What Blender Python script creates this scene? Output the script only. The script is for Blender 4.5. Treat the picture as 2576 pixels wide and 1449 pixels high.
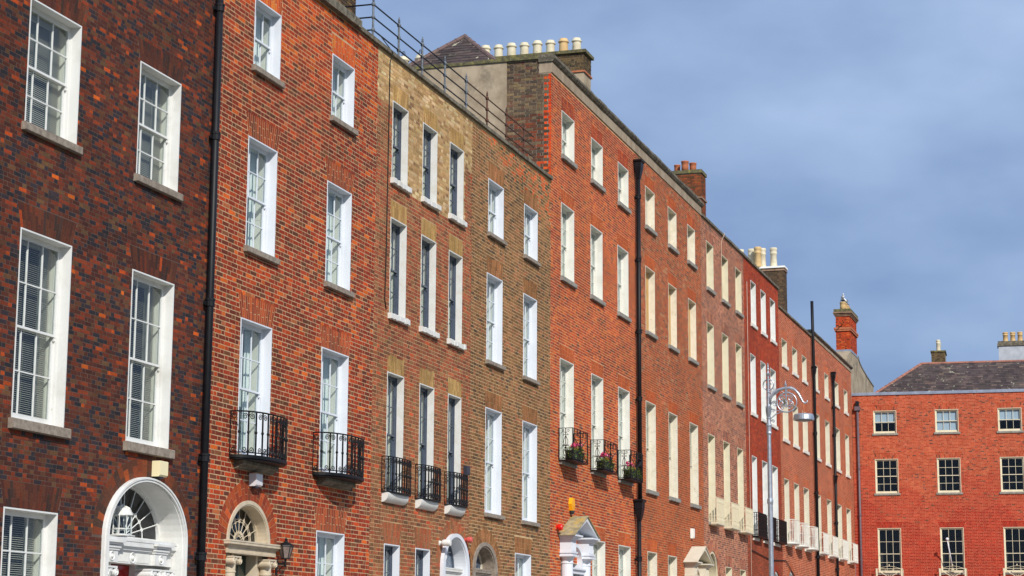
import bpy, math, random
import numpy as np
from mathutils import Vector, Matrix

rng = np.random.default_rng(7)
random.seed(7)
SC = bpy.context.scene
COL = SC.collection
for o in list(bpy.data.objects):
    bpy.data.objects.remove(o)

# ---------------------------------------------------------------- camera
YAW, PITCH, ROLL = math.radians(72.21634), math.radians(10.29381), math.radians(0.335674)
CAM = np.array([0.0, 0.0, 1.65])
fw = np.array([math.sin(YAW) * math.cos(PITCH), math.cos(YAW) * math.cos(PITCH), math.sin(PITCH)])
rt = np.array([math.cos(YAW), -math.sin(YAW), 0.0])
up = np.cross(rt, fw)
cr, sr = math.cos(ROLL), math.sin(ROLL)
RT, UP = cr * rt + sr * up, -sr * rt + cr * up
cd = bpy.data.cameras.new("camera")
cam = bpy.data.objects.new("camera", cd)
COL.objects.link(cam)
cd.sensor_width = 36.0
cd.lens = 36.0 * 4975.15 / 2576.0
cd.clip_start, cd.clip_end = 0.1, 6000.0
cam.matrix_world = Matrix(((RT[0], UP[0], -fw[0], CAM[0]), (RT[1], UP[1], -fw[1], CAM[1]),
                           (RT[2], UP[2], -fw[2], CAM[2]), (0, 0, 0, 1)))
SC.camera = cam

# ---------------------------------------------------------------- sun, sky, exposure
SUN = Vector((1.2, 1.0, -1.08)).normalized()          # the way the light travels
sd = bpy.data.lights.new("sun", 'SUN')
sd.energy, sd.angle, sd.color = 4.6, math.radians(0.55), (1.0, 0.955, 0.885)
so = bpy.data.objects.new("sun", sd)
COL.objects.link(so)
so.rotation_euler = SUN.to_track_quat('-Z', 'Y').to_euler()
so.location = (-40, -40, 60)
world = bpy.data.worlds.new("World")
SC.world = world
world.use_nodes = True
wn, wl = world.node_tree.nodes, world.node_tree.links
wn.clear()
wo, wb = wn.new('ShaderNodeOutputWorld'), wn.new('ShaderNodeBackground')
sky = wn.new('ShaderNodeTexSky')
sky.sky_type = 'NISHITA'
sky.sun_disc = False
sky.sun_elevation = math.asin(-SUN.z)
sky.sun_rotation = math.atan2(-SUN.x, -SUN.y)
sky.air_density, sky.dust_density, sky.ozone_density = 1.0, 0.6, 2.0
wt, wm = wn.new('ShaderNodeTexCoord'), wn.new('ShaderNodeMapping')
wm.inputs['Scale'].default_value = (1.0, 1.5, 3.0)
wm.inputs['Rotation'].default_value = (0.25, 0.1, 0.4)
wz = wn.new('ShaderNodeTexNoise')
wz.inputs['Scale'].default_value, wz.inputs['Detail'].default_value, wz.inputs['Roughness'].default_value = 3.0, 5.0, 0.5
wsep, wma, wmb = wn.new('ShaderNodeSeparateXYZ'), wn.new('ShaderNodeMath'), wn.new('ShaderNodeMath')
wl.new(wt.outputs['Generated'], wm.inputs['Vector'])
wl.new(wm.outputs['Vector'], wz.inputs['Vector'])
wl.new(wt.outputs['Generated'], wsep.inputs[0])
wma.operation = 'MULTIPLY_ADD'                      # thin cloud thickens with height
wl.new(wsep.outputs['Z'], wma.inputs[0])
wma.inputs[1].default_value, wma.inputs[2].default_value = 1.3, -0.70
wmb.operation = 'MULTIPLY_ADD'
wl.new(wz.outputs['Fac'], wmb.inputs[0])
wmb.inputs[1].default_value = 1.6
wl.new(wma.outputs[0], wmb.inputs[2])
wr = wn.new('ShaderNodeValToRGB')
wr.color_ramp.elements[0].position, wr.color_ramp.elements[1].position = 0.12, 0.85
wr.color_ramp.elements[0].color = (0.118, 0.180, 0.322, 1)
wr.color_ramp.elements[1].color = (0.315, 0.405, 0.56, 1)
wr2 = wn.new('ShaderNodeVectorMath')
wr2.operation = 'SCALE'
wr2.inputs['Scale'].default_value = 13.6
wl.new(wmb.outputs[0], wr.inputs['Fac'])
wl.new(wr.outputs['Color'], wr2.inputs[0])
wx = wn.new('ShaderNodeMix')
wx.data_type = 'RGBA'
wx.inputs[0].default_value = 0.86                   # veil of high cloud over the clear sky
wl.new(sky.outputs['Color'], wx.inputs[6])
wl.new(wr2.outputs[0], wx.inputs[7])
wl.new(wx.outputs[2], wb.inputs['Color'])
wb.inputs['Strength'].default_value = 0.125
wl.new(wb.outputs['Background'], wo.inputs['Surface'])
SC.view_settings.view_transform = 'Standard'
SC.view_settings.look = 'None'
SC.view_settings.exposure = 0.0
SC.view_settings.gamma = 1.0
SC.view_settings.use_curve_mapping = False

# ---------------------------------------------------------------- materials
def lin(c):
    return tuple(((v / 255.0) / 12.92 if v / 255.0 <= 0.04045 else ((v / 255.0 + 0.055) / 1.055) ** 2.4) for v in c)

def mk(name, c1, c2=None, scale=6.0, lo=0.35, hi=0.7, rough=0.7, metal=0.0, bump=0.0, bscale=60.0, c3=None, s3=2.0, lo3=0.55, hi3=0.7, spec=0.5, squash=(1, 1, 1)):
    m = bpy.data.materials.new(name)
    m.use_nodes = True
    n, l = m.node_tree.nodes, m.node_tree.links
    p = n['Principled BSDF']
    p.inputs['Roughness'].default_value = rough
    p.inputs['Metallic'].default_value = metal
    p.inputs['Specular IOR Level'].default_value = spec
    a = tuple(lin(c1)) + (1,)
    p.inputs['Base Color'].default_value = a
    g = n.new('ShaderNodeNewGeometry')
    mp = n.new('ShaderNodeMapping')
    mp.inputs['Scale'].default_value = squash
    l.new(g.outputs['Position'], mp.inputs['Vector'])
    out = None
    def layer(base, c, s, lo, hi, det=6.0):
        t = n.new('ShaderNodeTexNoise')
        t.inputs['Scale'].default_value, t.inputs['Detail'].default_value, t.inputs['Roughness'].default_value = s, det, 0.62
        l.new(mp.outputs['Vector'], t.inputs['Vector'])
        r = n.new('ShaderNodeMapRange')
        r.inputs[1].default_value, r.inputs[2].default_value = lo, hi
        l.new(t.outputs['Fac'], r.inputs[0])
        x = n.new('ShaderNodeMix')
        x.data_type = 'RGBA'
        l.new(r.outputs[0], x.inputs[0])
        if base is None:
            x.inputs[6].default_value = a
        else:
            l.new(base, x.inputs[6])
        x.inputs[7].default_value = tuple(lin(c)) + (1,)
        return x.outputs[2]
    if c2 is not None:
        out = layer(out, c2, scale, lo, hi)
    if c3 is not None:
        out = layer(out, c3, s3, lo3, hi3)
    if out is not None:
        l.new(out, p.inputs['Base Color'])
    if bump:
        t = n.new('ShaderNodeTexNoise')
        t.inputs['Scale'].default_value, t.inputs['Detail'].default_value = bscale, 5.0
        l.new(g.outputs['Position'], t.inputs['Vector'])
        b = n.new('ShaderNodeBump')
        b.inputs['Strength'].default_value, b.inputs['Distance'].default_value = bump, 0.01
        l.new(t.outputs['Fac'], b.inputs['Height'])
        l.new(b.outputs['Normal'], p.inputs['Normal'])
    return m

def brick_material(name, soot):
    """fired clay: colour of each piece from its own attribute, grain and weather from noise"""
    m = bpy.data.materials.new(name)
    m.use_nodes = True
    n, l = m.node_tree.nodes, m.node_tree.links
    p = n['Principled BSDF']
    p.inputs['Roughness'].default_value = 0.88
    p.inputs['Specular IOR Level'].default_value = 0.25
    at = n.new('ShaderNodeAttribute')
    at.attribute_name = 'Col'
    g = n.new('ShaderNodeNewGeometry')
    def noise(s, d, r=0.6):
        t = n.new('ShaderNodeTexNoise')
        t.inputs['Scale'].default_value, t.inputs['Detail'].default_value, t.inputs['Roughness'].default_value = s, d, r
        l.new(g.outputs['Position'], t.inputs['Vector'])
        return t.outputs['Fac']
    def rng_(f, a, b, c, d):
        r = n.new('ShaderNodeMapRange')
        for i, v in enumerate((a, b, c, d)):
            r.inputs[i + 1].default_value = v
        l.new(f, r.inputs[0])
        return r.outputs[0]
    def mul(a, b):
        x = n.new('ShaderNodeVectorMath')
        x.operation = 'SCALE'
        l.new(a, x.inputs[0])
        l.new(b, x.inputs['Scale'])
        return x.outputs[0]
    c = mul(at.outputs['Color'], rng_(noise(26, 4, 0.7), 0.3, 0.7, 0.66, 1.3))
    c = mul(c, rng_(noise(130, 2), 0.3, 0.7, 0.82, 1.16))
    c = mul(c, rng_(noise(0.55, 5), 0.35, 0.65, 1.0 - soot, 1.06))
    l.new(c, p.inputs['Base Color'])
    b = n.new('ShaderNodeBump')
    b.inputs['Strength'].default_value, b.inputs['Distance'].default_value = 0.5, 0.006
    l.new(noise(70, 5), b.inputs['Height'])
    l.new(b.outputs['Normal'], p.inputs['Normal'])
    return m

M = {}
M['brick'] = brick_material('brick_clay', 0.26)
M['brick_clean'] = brick_material('brick_clay_clean', 0.18)
for nm, c, c2 in (('1', (98, 76, 64), (76, 59, 50)), ('2', (196, 166, 128), (168, 134, 98)), ('3', (194, 160, 116), (156, 122, 84)),
                  ('4', (206, 176, 130), (168, 138, 94)), ('5', (210, 168, 124), (184, 138, 98)), ('6', (198, 148, 108), (172, 120, 84)),
                  ('7', (202, 158, 128), (176, 130, 102)), ('8', (160, 80, 50), (140, 66, 40)), ('9', (218, 160, 130), (196, 134, 104)),
                  ('c', (206, 120, 90), (184, 92, 66)), ('g', (150, 140, 120), (112, 100, 84)), ('ch', (150, 120, 96), (110, 84, 66))):
    M['mortar' + nm] = mk('mortar_' + nm, c, c2, 3.0, 0.35, 0.68, 0.95, bump=0.5, bscale=90)
M['white'] = mk('white_paint', (214, 214, 210), (198, 197, 190), 2.2, 0.5, 0.75, 0.5, c3=(170, 164, 150), s3=9, lo3=0.66, hi3=0.86, bump=0.08, bscale=30)
M['white2'] = mk('white_paint_fresh', (210, 214, 220), (202, 207, 214), 2.0, 0.5, 0.75, 0.42, bump=0.05, bscale=25)
M['oldwhite'] = mk('flaking_white_paint', (210, 209, 204), (198, 194, 183), 3.0, 0.45, 0.72, 0.6, c3=(140, 132, 116), s3=14, lo3=0.66, hi3=0.8, bump=0.4, bscale=22)
M['offwhite'] = mk('offwhite_paint', (216, 214, 204), (200, 197, 184), 2.5, 0.45, 0.75, 0.55, c3=(150, 142, 126), s3=12, lo3=0.68, hi3=0.84, bump=0.15, bscale=25)
M['cream'] = mk('cream_paint', (212, 202, 174), (198, 186, 156), 3.0, 0.45, 0.75, 0.55, c3=(160, 140, 106), s3=11, lo3=0.67, hi3=0.85, bump=0.2, bscale=25)
M['flake'] = mk('flaking_cream_paint', (214, 206, 188), (200, 190, 168), 4.0, 0.45, 0.7, 0.65, c3=(128, 112, 92), s3=16, lo3=0.62, hi3=0.7, bump=0.6, bscale=26)
M['cream2'] = mk('pale_cream_paint', (206, 198, 178), (194, 184, 162), 3.0, 0.45, 0.75, 0.55, bump=0.1)
M['navy'] = mk('slate_blue_paint', (78, 86, 100), (62, 70, 84), 4.0, 0.4, 0.7, 0.4)
M['stone'] = mk('granite_sill', (150, 138, 124), (112, 100, 88), 9.0, 0.35, 0.68, 0.9, bump=0.6, bscale=70, c3=(84, 76, 64), s3=3, lo3=0.6, hi3=0.78)
M['greystone'] = mk('grey_sill_stone', (148, 144, 136), (116, 110, 100), 7.0, 0.35, 0.68, 0.9, bump=0.5, bscale=60)
M['coping'] = mk('weathered_coping_stone', (116, 108, 92), (74, 68, 56), 5.0, 0.38, 0.62, 0.95, bump=0.8, bscale=40, c3=(150, 146, 130), s3=11, lo3=0.6, hi3=0.72)
M['moss'] = mk('mossy_coping', (104, 98, 66), (70, 66, 46), 6.0, 0.38, 0.62, 0.95, bump=0.8, bscale=40, c3=(134, 124, 62), s3=4, lo3=0.52, hi3=0.7)
M['lichen'] = mk('lichened_roof_stone', (164, 152, 118), (128, 118, 88), 5.0, 0.38, 0.62, 0.95, bump=0.6, bscale=40, c3=(186, 152, 62), s3=3.5, lo3=0.52, hi3=0.68)
M['render'] = mk('cement_render', (166, 150, 126), (134, 118, 96), 1.6, 0.38, 0.66, 0.95, bump=0.35, bscale=50, c3=(92, 84, 72), s3=0.9, lo3=0.56, hi3=0.74)
M['frieze'] = mk('rendered_frieze', (158, 142, 120), (134, 116, 96), 2.2, 0.38, 0.66, 0.95, bump=0.3, bscale=50, c3=(108, 92, 74), s3=5, lo3=0.58, hi3=0.76, squash=(1, 1, 0.35))
M['iron'] = mk('black_iron', (9, 9, 11), (17, 16, 16), 9.0, 0.4, 0.7, 0.5, 0.0, spec=0.3, bump=0.15, bscale=60)
M['pipe'] = mk('black_pipe_paint', (15, 16, 20), (24, 24, 28), 6.0, 0.4, 0.75, 0.5, spec=0.25, bump=0.06, bscale=40, c3=(86, 70, 58), s3=16, lo3=0.74, hi3=0.82)
M['greypipe'] = mk('grey_pipe_paint', (98, 84, 92), (80, 68, 74), 5.0, 0.4, 0.7, 0.5)
M['rail'] = mk('grey_painted_iron', (98, 106, 114), (70, 70, 72), 8.0, 0.4, 0.7, 0.6, bump=0.3, bscale=70)
M['rust'] = mk('rusty_iron', (96, 58, 40), (66, 50, 44), 9.0, 0.4, 0.62, 0.9, bump=0.5, bscale=80)
M['doorstone'] = mk('painted_door_stone', (196, 182, 158), (178, 162, 136), 5.0, 0.4, 0.7, 0.7, bump=0.2, c3=(140, 122, 98), s3=8, lo3=0.62, hi3=0.8)
M['slat'] = mk('blind_slat', (176, 172, 158), None, rough=0.5)
M['blind'] = mk('pale_blind', (214, 222, 220), (204, 212, 210), 1.2, 0.4, 0.7, 0.9)
M['blindblue'] = mk('blue_grey_blind', (176, 190, 206), (168, 182, 198), 1.2, 0.4, 0.7, 0.9)
M['curtain'] = mk('pale_curtain', (222, 226, 220), (206, 212, 206), 3.0, 0.4, 0.7, 0.95)
M['shutter'] = mk('painted_shutter', (206, 204, 190), (196, 194, 180), 2.0, 0.4, 0.7, 0.6)
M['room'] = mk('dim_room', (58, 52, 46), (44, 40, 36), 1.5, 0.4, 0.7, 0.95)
M['ply'] = mk('plywood', (206, 164, 98), (176, 130, 72), 3.0, 0.35, 0.7, 0.8, squash=(6, 6, 0.7))
M['red'] = mk('red_door_gloss', (150, 12, 12), None, rough=0.18)
M['green'] = mk('dark_green_door', (18, 46, 40), None, rough=0.25)
M['lead'] = mk('lead_sheet', (136, 146, 164), (108, 116, 132), 3.0, 0.35, 0.7, 0.6, bump=0.2, bscale=20)
M['cap'] = mk('cream_clay_pot', (208, 199, 174), (188, 176, 146), 5.0, 0.4, 0.7, 0.8, bump=0.15, c3=(150, 130, 96), s3=7, lo3=0.62, hi3=0.8)
M['buff'] = mk('buff_clay_pot', (204, 172, 122), (186, 152, 100), 5.0, 0.4, 0.7, 0.8, bump=0.15)
M['terra'] = mk('terracotta_pot', (178, 106, 70), (150, 84, 54), 5.0, 0.4, 0.7, 0.85, bump=0.2)
M['hiptile'] = mk('weathered_hip_tile', (106, 84, 80), (84, 70, 68), 5.0, 0.4, 0.7, 0.9, bump=0.3, c3=(136, 128, 104), s3=6, lo3=0.6, hi3=0.75)
M['ridget'] = mk('weathered_ridge_tile', (160, 104, 84), (118, 84, 76), 3.0, 0.4, 0.65, 0.9, bump=0.3, c3=(176, 168, 146), s3=5, lo3=0.62, hi3=0.75)
M['silver'] = mk('silver_paint', (186, 190, 196), (158, 164, 172), 9.0, 0.4, 0.7, 0.36, 0.75, bump=0.12, bscale=50)
M['boxcream'] = mk('cream_plastic', (226, 214, 172), None, rough=0.5)
M['boxgrey'] = mk('grey_plastic', (206, 204, 206), None, rough=0.5)
M['boxnavy'] = mk('dark_plastic', (44, 48, 58), None, rough=0.45)
M['boxyellow'] = mk('yellow_plastic', (240, 168, 16), None, rough=0.4)
M['boxwhite'] = mk('white_plastic', (232, 230, 222), None, rough=0.4)
M['bellred'] = mk('red_plastic', (214, 24, 16), None, rough=0.35)
M['bellpink'] = mk('faded_red_plastic', (196, 84, 76), None, rough=0.5)
M['asphalt'] = mk('asphalt', (64, 63, 62), (52, 51, 50), 8.0, 0.4, 0.7, 0.95, bump=0.4, bscale=120)
M['paving'] = mk('pale_paving', (168, 162, 152), (140, 134, 124), 2.0, 0.4, 0.7, 0.9, bump=0.2, bscale=60)
M['groundm'] = mk('park_ground', (96, 98, 70), (74, 80, 52), 0.4, 0.4, 0.7, 0.95)
M['soil'] = mk('black_trough', (16, 17, 16), (26, 26, 24), 8, rough=0.6)
M['leaf'] = mk('leaf_green', (92, 130, 38), (150, 164, 62), 14.0, 0.4, 0.65, 0.6)
M['petal'] = mk('pink_petals', (214, 70, 120), (176, 26, 70), 22.0, 0.42, 0.6, 0.6)
M['petal2'] = mk('pale_pink_petals', (232, 150, 180), (214, 60, 110), 22.0, 0.42, 0.6, 0.6)
M['feather'] = mk('white_feathers', (236, 238, 240), None, rough=0.8)
M['wing'] = mk('grey_feathers', (120, 128, 138), None, rough=0.8)
M['beak'] = mk('yellow_beak', (224, 170, 40), None, rough=0.5)
M['black'] = mk('black_cable', (16, 15, 15), None, rough=0.7)
M['wire'] = mk('pale_cable', (186, 160, 140), None, rough=0.7)
M['frost'] = mk('etched_blue_glass', (118, 132, 148), (78, 90, 110), 9.0, 0.42, 0.6, 0.2, squash=(1, 1, 0.6))
M['lampglass'] = mk('dusty_lamp_glass', (132, 116, 108), (104, 92, 88), 6.0, rough=0.25)
M['greenreflect'] = mk('painted_green_reflection', (40, 52, 42), None, rough=0.1)  # green reflection put into a dark base colour

def slate_material(name, c1, c2, lich):
    m = brick_material(name, 0.2)
    m.node_tree.nodes['Principled BSDF'].inputs['Roughness'].default_value = 0.85
    n, l = m.node_tree.nodes, m.node_tree.links
    p = n['Principled BSDF']
    src = p.inputs['Base Color'].links[0].from_socket
    g = n.new('ShaderNodeNewGeometry')
    t = n.new('ShaderNodeTexNoise')
    t.inputs['Scale'].default_value, t.inputs['Detail'].default_value, t.inputs['Roughness'].default_value = 2.6, 6.0, 0.75
    l.new(g.outputs['Position'], t.inputs['Vector'])
    r = n.new('ShaderNodeMapRange')
    r.inputs[1].default_value, r.inputs[2].default_value = lich, lich + 0.03
    l.new(t.outputs['Fac'], r.inputs[0])
    x = n.new('ShaderNodeMix')
    x.data_type = 'RGBA'
    l.new(r.outputs[0], x.inputs[0])
    l.new(src, x.inputs[6])
    x.inputs[7].default_value = tuple(lin((176, 172, 146))) + (1,)
    l.new(x.outputs[2], p.inputs['Base Color'])
    return m
M['slate'] = slate_material('roof_slate', None, None, 0.615)

def glass_material():
    m = bpy.data.materials.new('window_glass')
    m.use_nodes = True
    n, l = m.node_tree.nodes, m.node_tree.links
    n.remove(n['Principled BSDF'])
    out = n['Material Output']
    tr, gl, mx, fr = n.new('ShaderNodeBsdfTransparent'), n.new('ShaderNodeBsdfGlossy'), n.new('ShaderNodeMixShader'), n.new('ShaderNodeFresnel')
    tr.inputs['Color'].default_value = (0.90, 0.93, 0.93, 1)
    gl.inputs['Roughness'].default_value = 0.02
    gl.inputs['Color'].default_value = (0.9, 0.94, 1.0, 1)
    g = n.new('ShaderNodeNewGeometry')
    t = n.new('ShaderNodeTexNoise')
    t.inputs['Scale'].default_value, t.inputs['Detail'].default_value = 2.2, 1.0
    b = n.new('ShaderNodeBump')
    b.inputs['Strength'].default_value, b.inputs['Distance'].default_value = 0.12, 0.02
    l.new(g.outputs['Position'], t.inputs['Vector'])
    l.new(t.outputs['Fac'], b.inputs['Height'])
    l.new(b.outputs['Normal'], gl.inputs['Normal'])
    fr.inputs['IOR'].default_value = 1.45
    iv = n.new('ShaderNodeMath')
    iv.operation = 'SUBTRACT'
    iv.inputs[0].default_value = 1.0
    l.new(g.outputs['Backfacing'], iv.inputs[1])
    ml = n.new('ShaderNodeMath')
    ml.operation = 'MULTIPLY'
    l.new(fr.outputs['Fac'], ml.inputs[0])
    l.new(iv.outputs[0], ml.inputs[1])
    l.new(ml.outputs[0], mx.inputs[0])
    l.new(tr.outputs[0], mx.inputs[1])
    l.new(gl.outputs[0], mx.inputs[2])
    l.new(mx.outputs[0], out.inputs['Surface'])
    return m
M['glass'] = glass_material()

# ---------------------------------------------------------------- mesh helpers
def link(name, mesh, parent=None, loc=(0, 0, 0), rz=0.0, **kw):
    o = bpy.data.objects.new(name, mesh)
    COL.objects.link(o)
    o.location = loc
    if rz:
        o.rotation_euler = (0, 0, rz)
    if parent is not None:
        o.parent = parent
    for k, v in kw.items():
        if v is not None:
            o[k] = v
    return o

def thing(name, label, category, loc, rz=0.0, group=None):
    return link(name, None, None, loc, rz, label=label, category=category, group=group)

class MB:
    """collects simple solids and builds ONE mesh object"""
    def __init__(self, xf=None):
        self.v, self.f, self.m, self.xf = [], [], [], xf
        self.cur = 0
    def add(self, vs, fs):
        b = len(self.v)
        self.v += [tuple(map(float, p)) for p in vs]
        self.f += [tuple(b + i for i in f) for f in fs]
        self.m += [self.cur] * len(fs)
        return self
    def box(self, x0, x1, y0, y1, z0, z1):
        return self.add([(x0, y0, z0), (x1, y0, z0), (x1, y1, z0), (x0, y1, z0), (x0, y0, z1), (x1, y0, z1), (x1, y1, z1), (x0, y1, z1)],
                        [(0, 3, 2, 1), (4, 5, 6, 7), (0, 1, 5, 4), (1, 2, 6, 5), (2, 3, 7, 6), (3, 0, 4, 7)])
    def prism(self, poly, y0, y1):
        n = len(poly)                                   # poly: (x, z), extruded along y
        vs = [(x, y0, z) for x, z in poly] + [(x, y1, z) for x, z in poly]
        return self.add(vs, [tuple(range(n))] + [tuple(range(2 * n - 1, n - 1, -1))] + [(i, i + n, (i + 1) % n + n, (i + 1) % n) for i in range(n)])
    def xprism(self, poly, x0, x1):
        n = len(poly)                                   # poly: (y, z), extruded along x
        vs = [(x0, y, z) for y, z in poly] + [(x1, y, z) for y, z in poly]
        return self.add(vs, [tuple(range(n))] + [tuple(range(2 * n - 1, n - 1, -1))] + [(i, i + n, (i + 1) % n + n, (i + 1) % n) for i in range(n)])
    def zprism(self, poly, z0, z1):
        n = len(poly)
        vs = [(x, y, z0) for x, y in poly] + [(x, y, z1) for x, y in poly]
        return self.add(vs, [tuple(range(n))] + [tuple(range(2 * n - 1, n - 1, -1))] + [(i, i + n, (i + 1) % n + n, (i + 1) % n) for i in range(n)])
    def lathe(self, prof, cx=0, cy=0, n=12, z=0):
        vs, fs = [], []
        for r, h in prof:
            vs += [(cx + r * math.cos(2 * math.pi * i / n), cy + r * math.sin(2 * math.pi * i / n), z + h) for i in range(n)]
        for k in range(len(prof) - 1):
            fs += [(k * n + i, k * n + (i + 1) % n, (k + 1) * n + (i + 1) % n, (k + 1) * n + i) for i in range(n)]
        fs += [tuple(range(n - 1, -1, -1)), tuple(range((len(prof) - 1) * n, len(prof) * n))]
        return self.add(vs, fs)
    def tube(self, pts, r, n=5, closed=False):
        P = [Vector(p) for p in pts]
        N = len(P)
        R = r if isinstance(r, (list, tuple)) else [r] * N
        vs, fs = [], []
        ref = None
        for i in range(N):
            if closed:
                t = P[(i + 1) % N] - P[i - 1]
            else:
                t = P[min(i + 1, N - 1)] - P[max(i - 1, 0)]
            if t.length < 1e-9:
                t = Vector((0, 0, 1))
            t.normalize()
            if ref is None:
                ref = Vector((0, 0, 1)) if abs(t.z) < 0.9 else Vector((1, 0, 0))
            u = ref - t * ref.dot(t)
            if u.length < 1e-6:
                u = t.orthogonal()
            u.normalize()
            ref = u
            w = t.cross(u)
            vs += [P[i] + (u * math.cos(2 * math.pi * k / n) + w * math.sin(2 * math.pi * k / n)) * R[i] for k in range(n)]
        for i in range(N if closed else N - 1):
            a, b = i * n, ((i + 1) % N) * n
            fs += [(a + k, a + (k + 1) % n, b + (k + 1) % n, b + k) for k in range(n)]
        if not closed:
            fs += [tuple(range(n - 1, -1, -1)), tuple(range((N - 1) * n, N * n))]
        return self.add(vs, fs)
    def ball(self, c, r, n=8, k=5, sz=1.0):
        return self.lathe([(max(r * math.sin(math.pi * i / k), 1e-4), -r * sz * math.cos(math.pi * i / k)) for i in range(k + 1)], c[0], c[1], n, c[2])
    def mesh(self, name, mats, smooth=False):
        me = bpy.data.meshes.new(name)
        vs = self.v if self.xf is None else [self.xf(*p) for p in self.v]
        me.from_pydata(vs, [], self.f)
        for m in (mats if isinstance(mats, (list, tuple)) else [mats]):
            me.materials.append(M[m] if isinstance(m, str) else m)
        if isinstance(mats, (list, tuple)):
            me.polygons.foreach_set('material_index', self.m)
        if smooth:
            me.polygons.foreach_set('use_smooth', [True] * len(me.polygons))
        me.update()
        return me
    def build(self, name, mats, parent=None, loc=(0, 0, 0), rz=0.0, smooth=False, **kw):
        return link(name, self.mesh(name, mats, smooth), parent, loc, rz, **kw)

def spiral(cx, cz, r0, a0, turns, sgn=1, n=14, y=0.0):
    out = []
    for i in range(n + 1):
        t = i / n
        a = a0 + sgn * turns * 2 * math.pi * t
        r = r0 * (1 - 0.8 * t)
        out.append((cx + r * math.cos(a), y, cz + r * math.sin(a)))
    return out

# ---------------------------------------------------------------- brickwork
def pieces_mesh(name, Q, yf, yb, col, mat, xf=None):
    """Q (N,4,2): corners (x,z) of every piece, counter-clockwise; one mesh of N open-backed blocks with their own colour"""
    N = len(Q)
    V = np.zeros((N, 8, 3), np.float32)
    V[:, :4, 0], V[:, :4, 2] = Q[:, :, 0], Q[:, :, 1]
    V[:, 4:, 0], V[:, 4:, 2] = Q[:, :, 0], Q[:, :, 1]
    V[:, :4, 1] = np.asarray(yf)[:, None] if np.ndim(yf) else yf
    V[:, 4:, 1] = yb
    V = V.reshape(-1, 3)
    if xf is not None:
        V = np.stack(xf(V[:, 0], V[:, 1], V[:, 2]), 1).astype(np.float32)
    fp = np.array([[0, 1, 2, 3], [1, 0, 4, 5], [2, 1, 5, 6], [3, 2, 6, 7], [0, 3, 7, 4]], np.int32)
    F = (fp[None] + (np.arange(N, dtype=np.int32) * 8)[:, None, None]).reshape(-1)
    me = bpy.data.meshes.new(name)
    me.vertices.add(len(V))
    me.vertices.foreach_set('co', V.reshape(-1))
    me.loops.add(len(F))
    me.loops.foreach_set('vertex_index', F)
    me.polygons.add(N * 5)
    me.polygons.foreach_set('loop_start', np.arange(0, N * 20, 4, dtype=np.int32))
    me.polygons.foreach_set('loop_total', np.full(N * 5, 4, np.int32))
    me.polygons.foreach_set('use_smooth', np.zeros(N * 5, bool))
    me.update(calc_edges=True)
    a = me.attributes.new('Col', 'FLOAT_COLOR', 'POINT')
    c = np.ones((N, 8, 4), np.float32)
    c[:, :, :3] = np.asarray(col, np.float32)[:, None, :]
    a.data.foreach_set('color', c.reshape(-1))
    me.materials.append(M[mat])
    return me

class Palette:
    def __init__(self, *items, tint=(1, 1, 1)):
        self.w = np.array([i[0] for i in items], float)
        self.w /= self.w.sum()
        self.c = np.array([lin(i[1]) for i in items])
        self.c = self.c * [0.92, 0.87, 0.70] * np.array(tint)
    def pick(self, n=1):
        k = rng.choice(len(self.c), n, p=self.w)
        return k, self.c[k] * rng.uniform(0.82, 1.18, (n, 1)) * rng.uniform(0.95, 1.05, (n, 3))

def in_view(P):
    """world points -> (distance, inside the frame of the camera)"""
    d = P - CAM
    z = d @ fw
    x, y = (d @ RT) / z, (d @ UP) / z
    return np.linalg.norm(d, axis=1), (np.abs(x) < 0.256) & (np.abs(y) < 0.144)

L_, H_, C_, J_ = 0.2120, 0.0990, 0.075, 0.0130
def lay_bricks(x0, x1, z0, z1, blocked, pal_at, gauge=C_, bed=0.0145, jit=0.0022, unit=1.0):
    """Flemish bond; blocked(zmid) -> closed intervals of x; pal_at(x, z) -> palette"""
    Ln, Hn, Jn = L_ * unit, H_ * unit, J_ * unit
    R, full, pals = [], [], []
    z, row = z0, 0
    while z + gauge <= z1 + 0.02:
        top = min(z + gauge - bed, z1)
        iv = blocked(z + 0.5 * gauge)
        x = x0 - rng.uniform(0, 0.02) - (0.5 * (Ln + Hn) + Jn if row % 2 else 0.0) + (0.25 * (Ln - Hn) if row % 2 else 0)
        st = True
        while x < x1:
            w = (Ln if st else Hn) + rng.uniform(-0.006, 0.006)
            segs = [(max(x, x0), min(x + w, x1))]
            for a, b in iv:
                ns = []
                for s, e in segs:
                    if e <= a or s >= b:
                        ns.append((s, e))
                    else:
                        if s < a: ns.append((s, a - 0.006))
                        if e > b: ns.append((b + 0.006, e))
                segs = ns
            for s, e in segs:
                if e - s > 0.025:
                    R.append((s, e, z, top))
                    full.append((1 if st else 2) if abs((e - s) - w) < 1e-6 else 0)
                    pals.append(pal_at(0.5 * (s + e), z))
            x += w + Jn
            st = not st
        z += gauge
        row += 1
    R = np.array(R)
    full = np.array(full)
    N = len(R)
    Q = np.stack([R[:, [0, 2]], R[:, [1, 2]], R[:, [1, 3]], R[:, [0, 3]]], 1)
    Q = Q + rng.uniform(-jit, jit, Q.shape)
    col = np.zeros((N, 3))
    kid = np.zeros(N, int)
    pid = np.array([id(p) for p in pals])
    for p in {id(q): q for q in pals}.values():
        s = np.nonzero(pid == id(p))[0]
        kid[s], col[s] = p.pick(len(s))
    return R, Q, col, full, kid, pals

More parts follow.
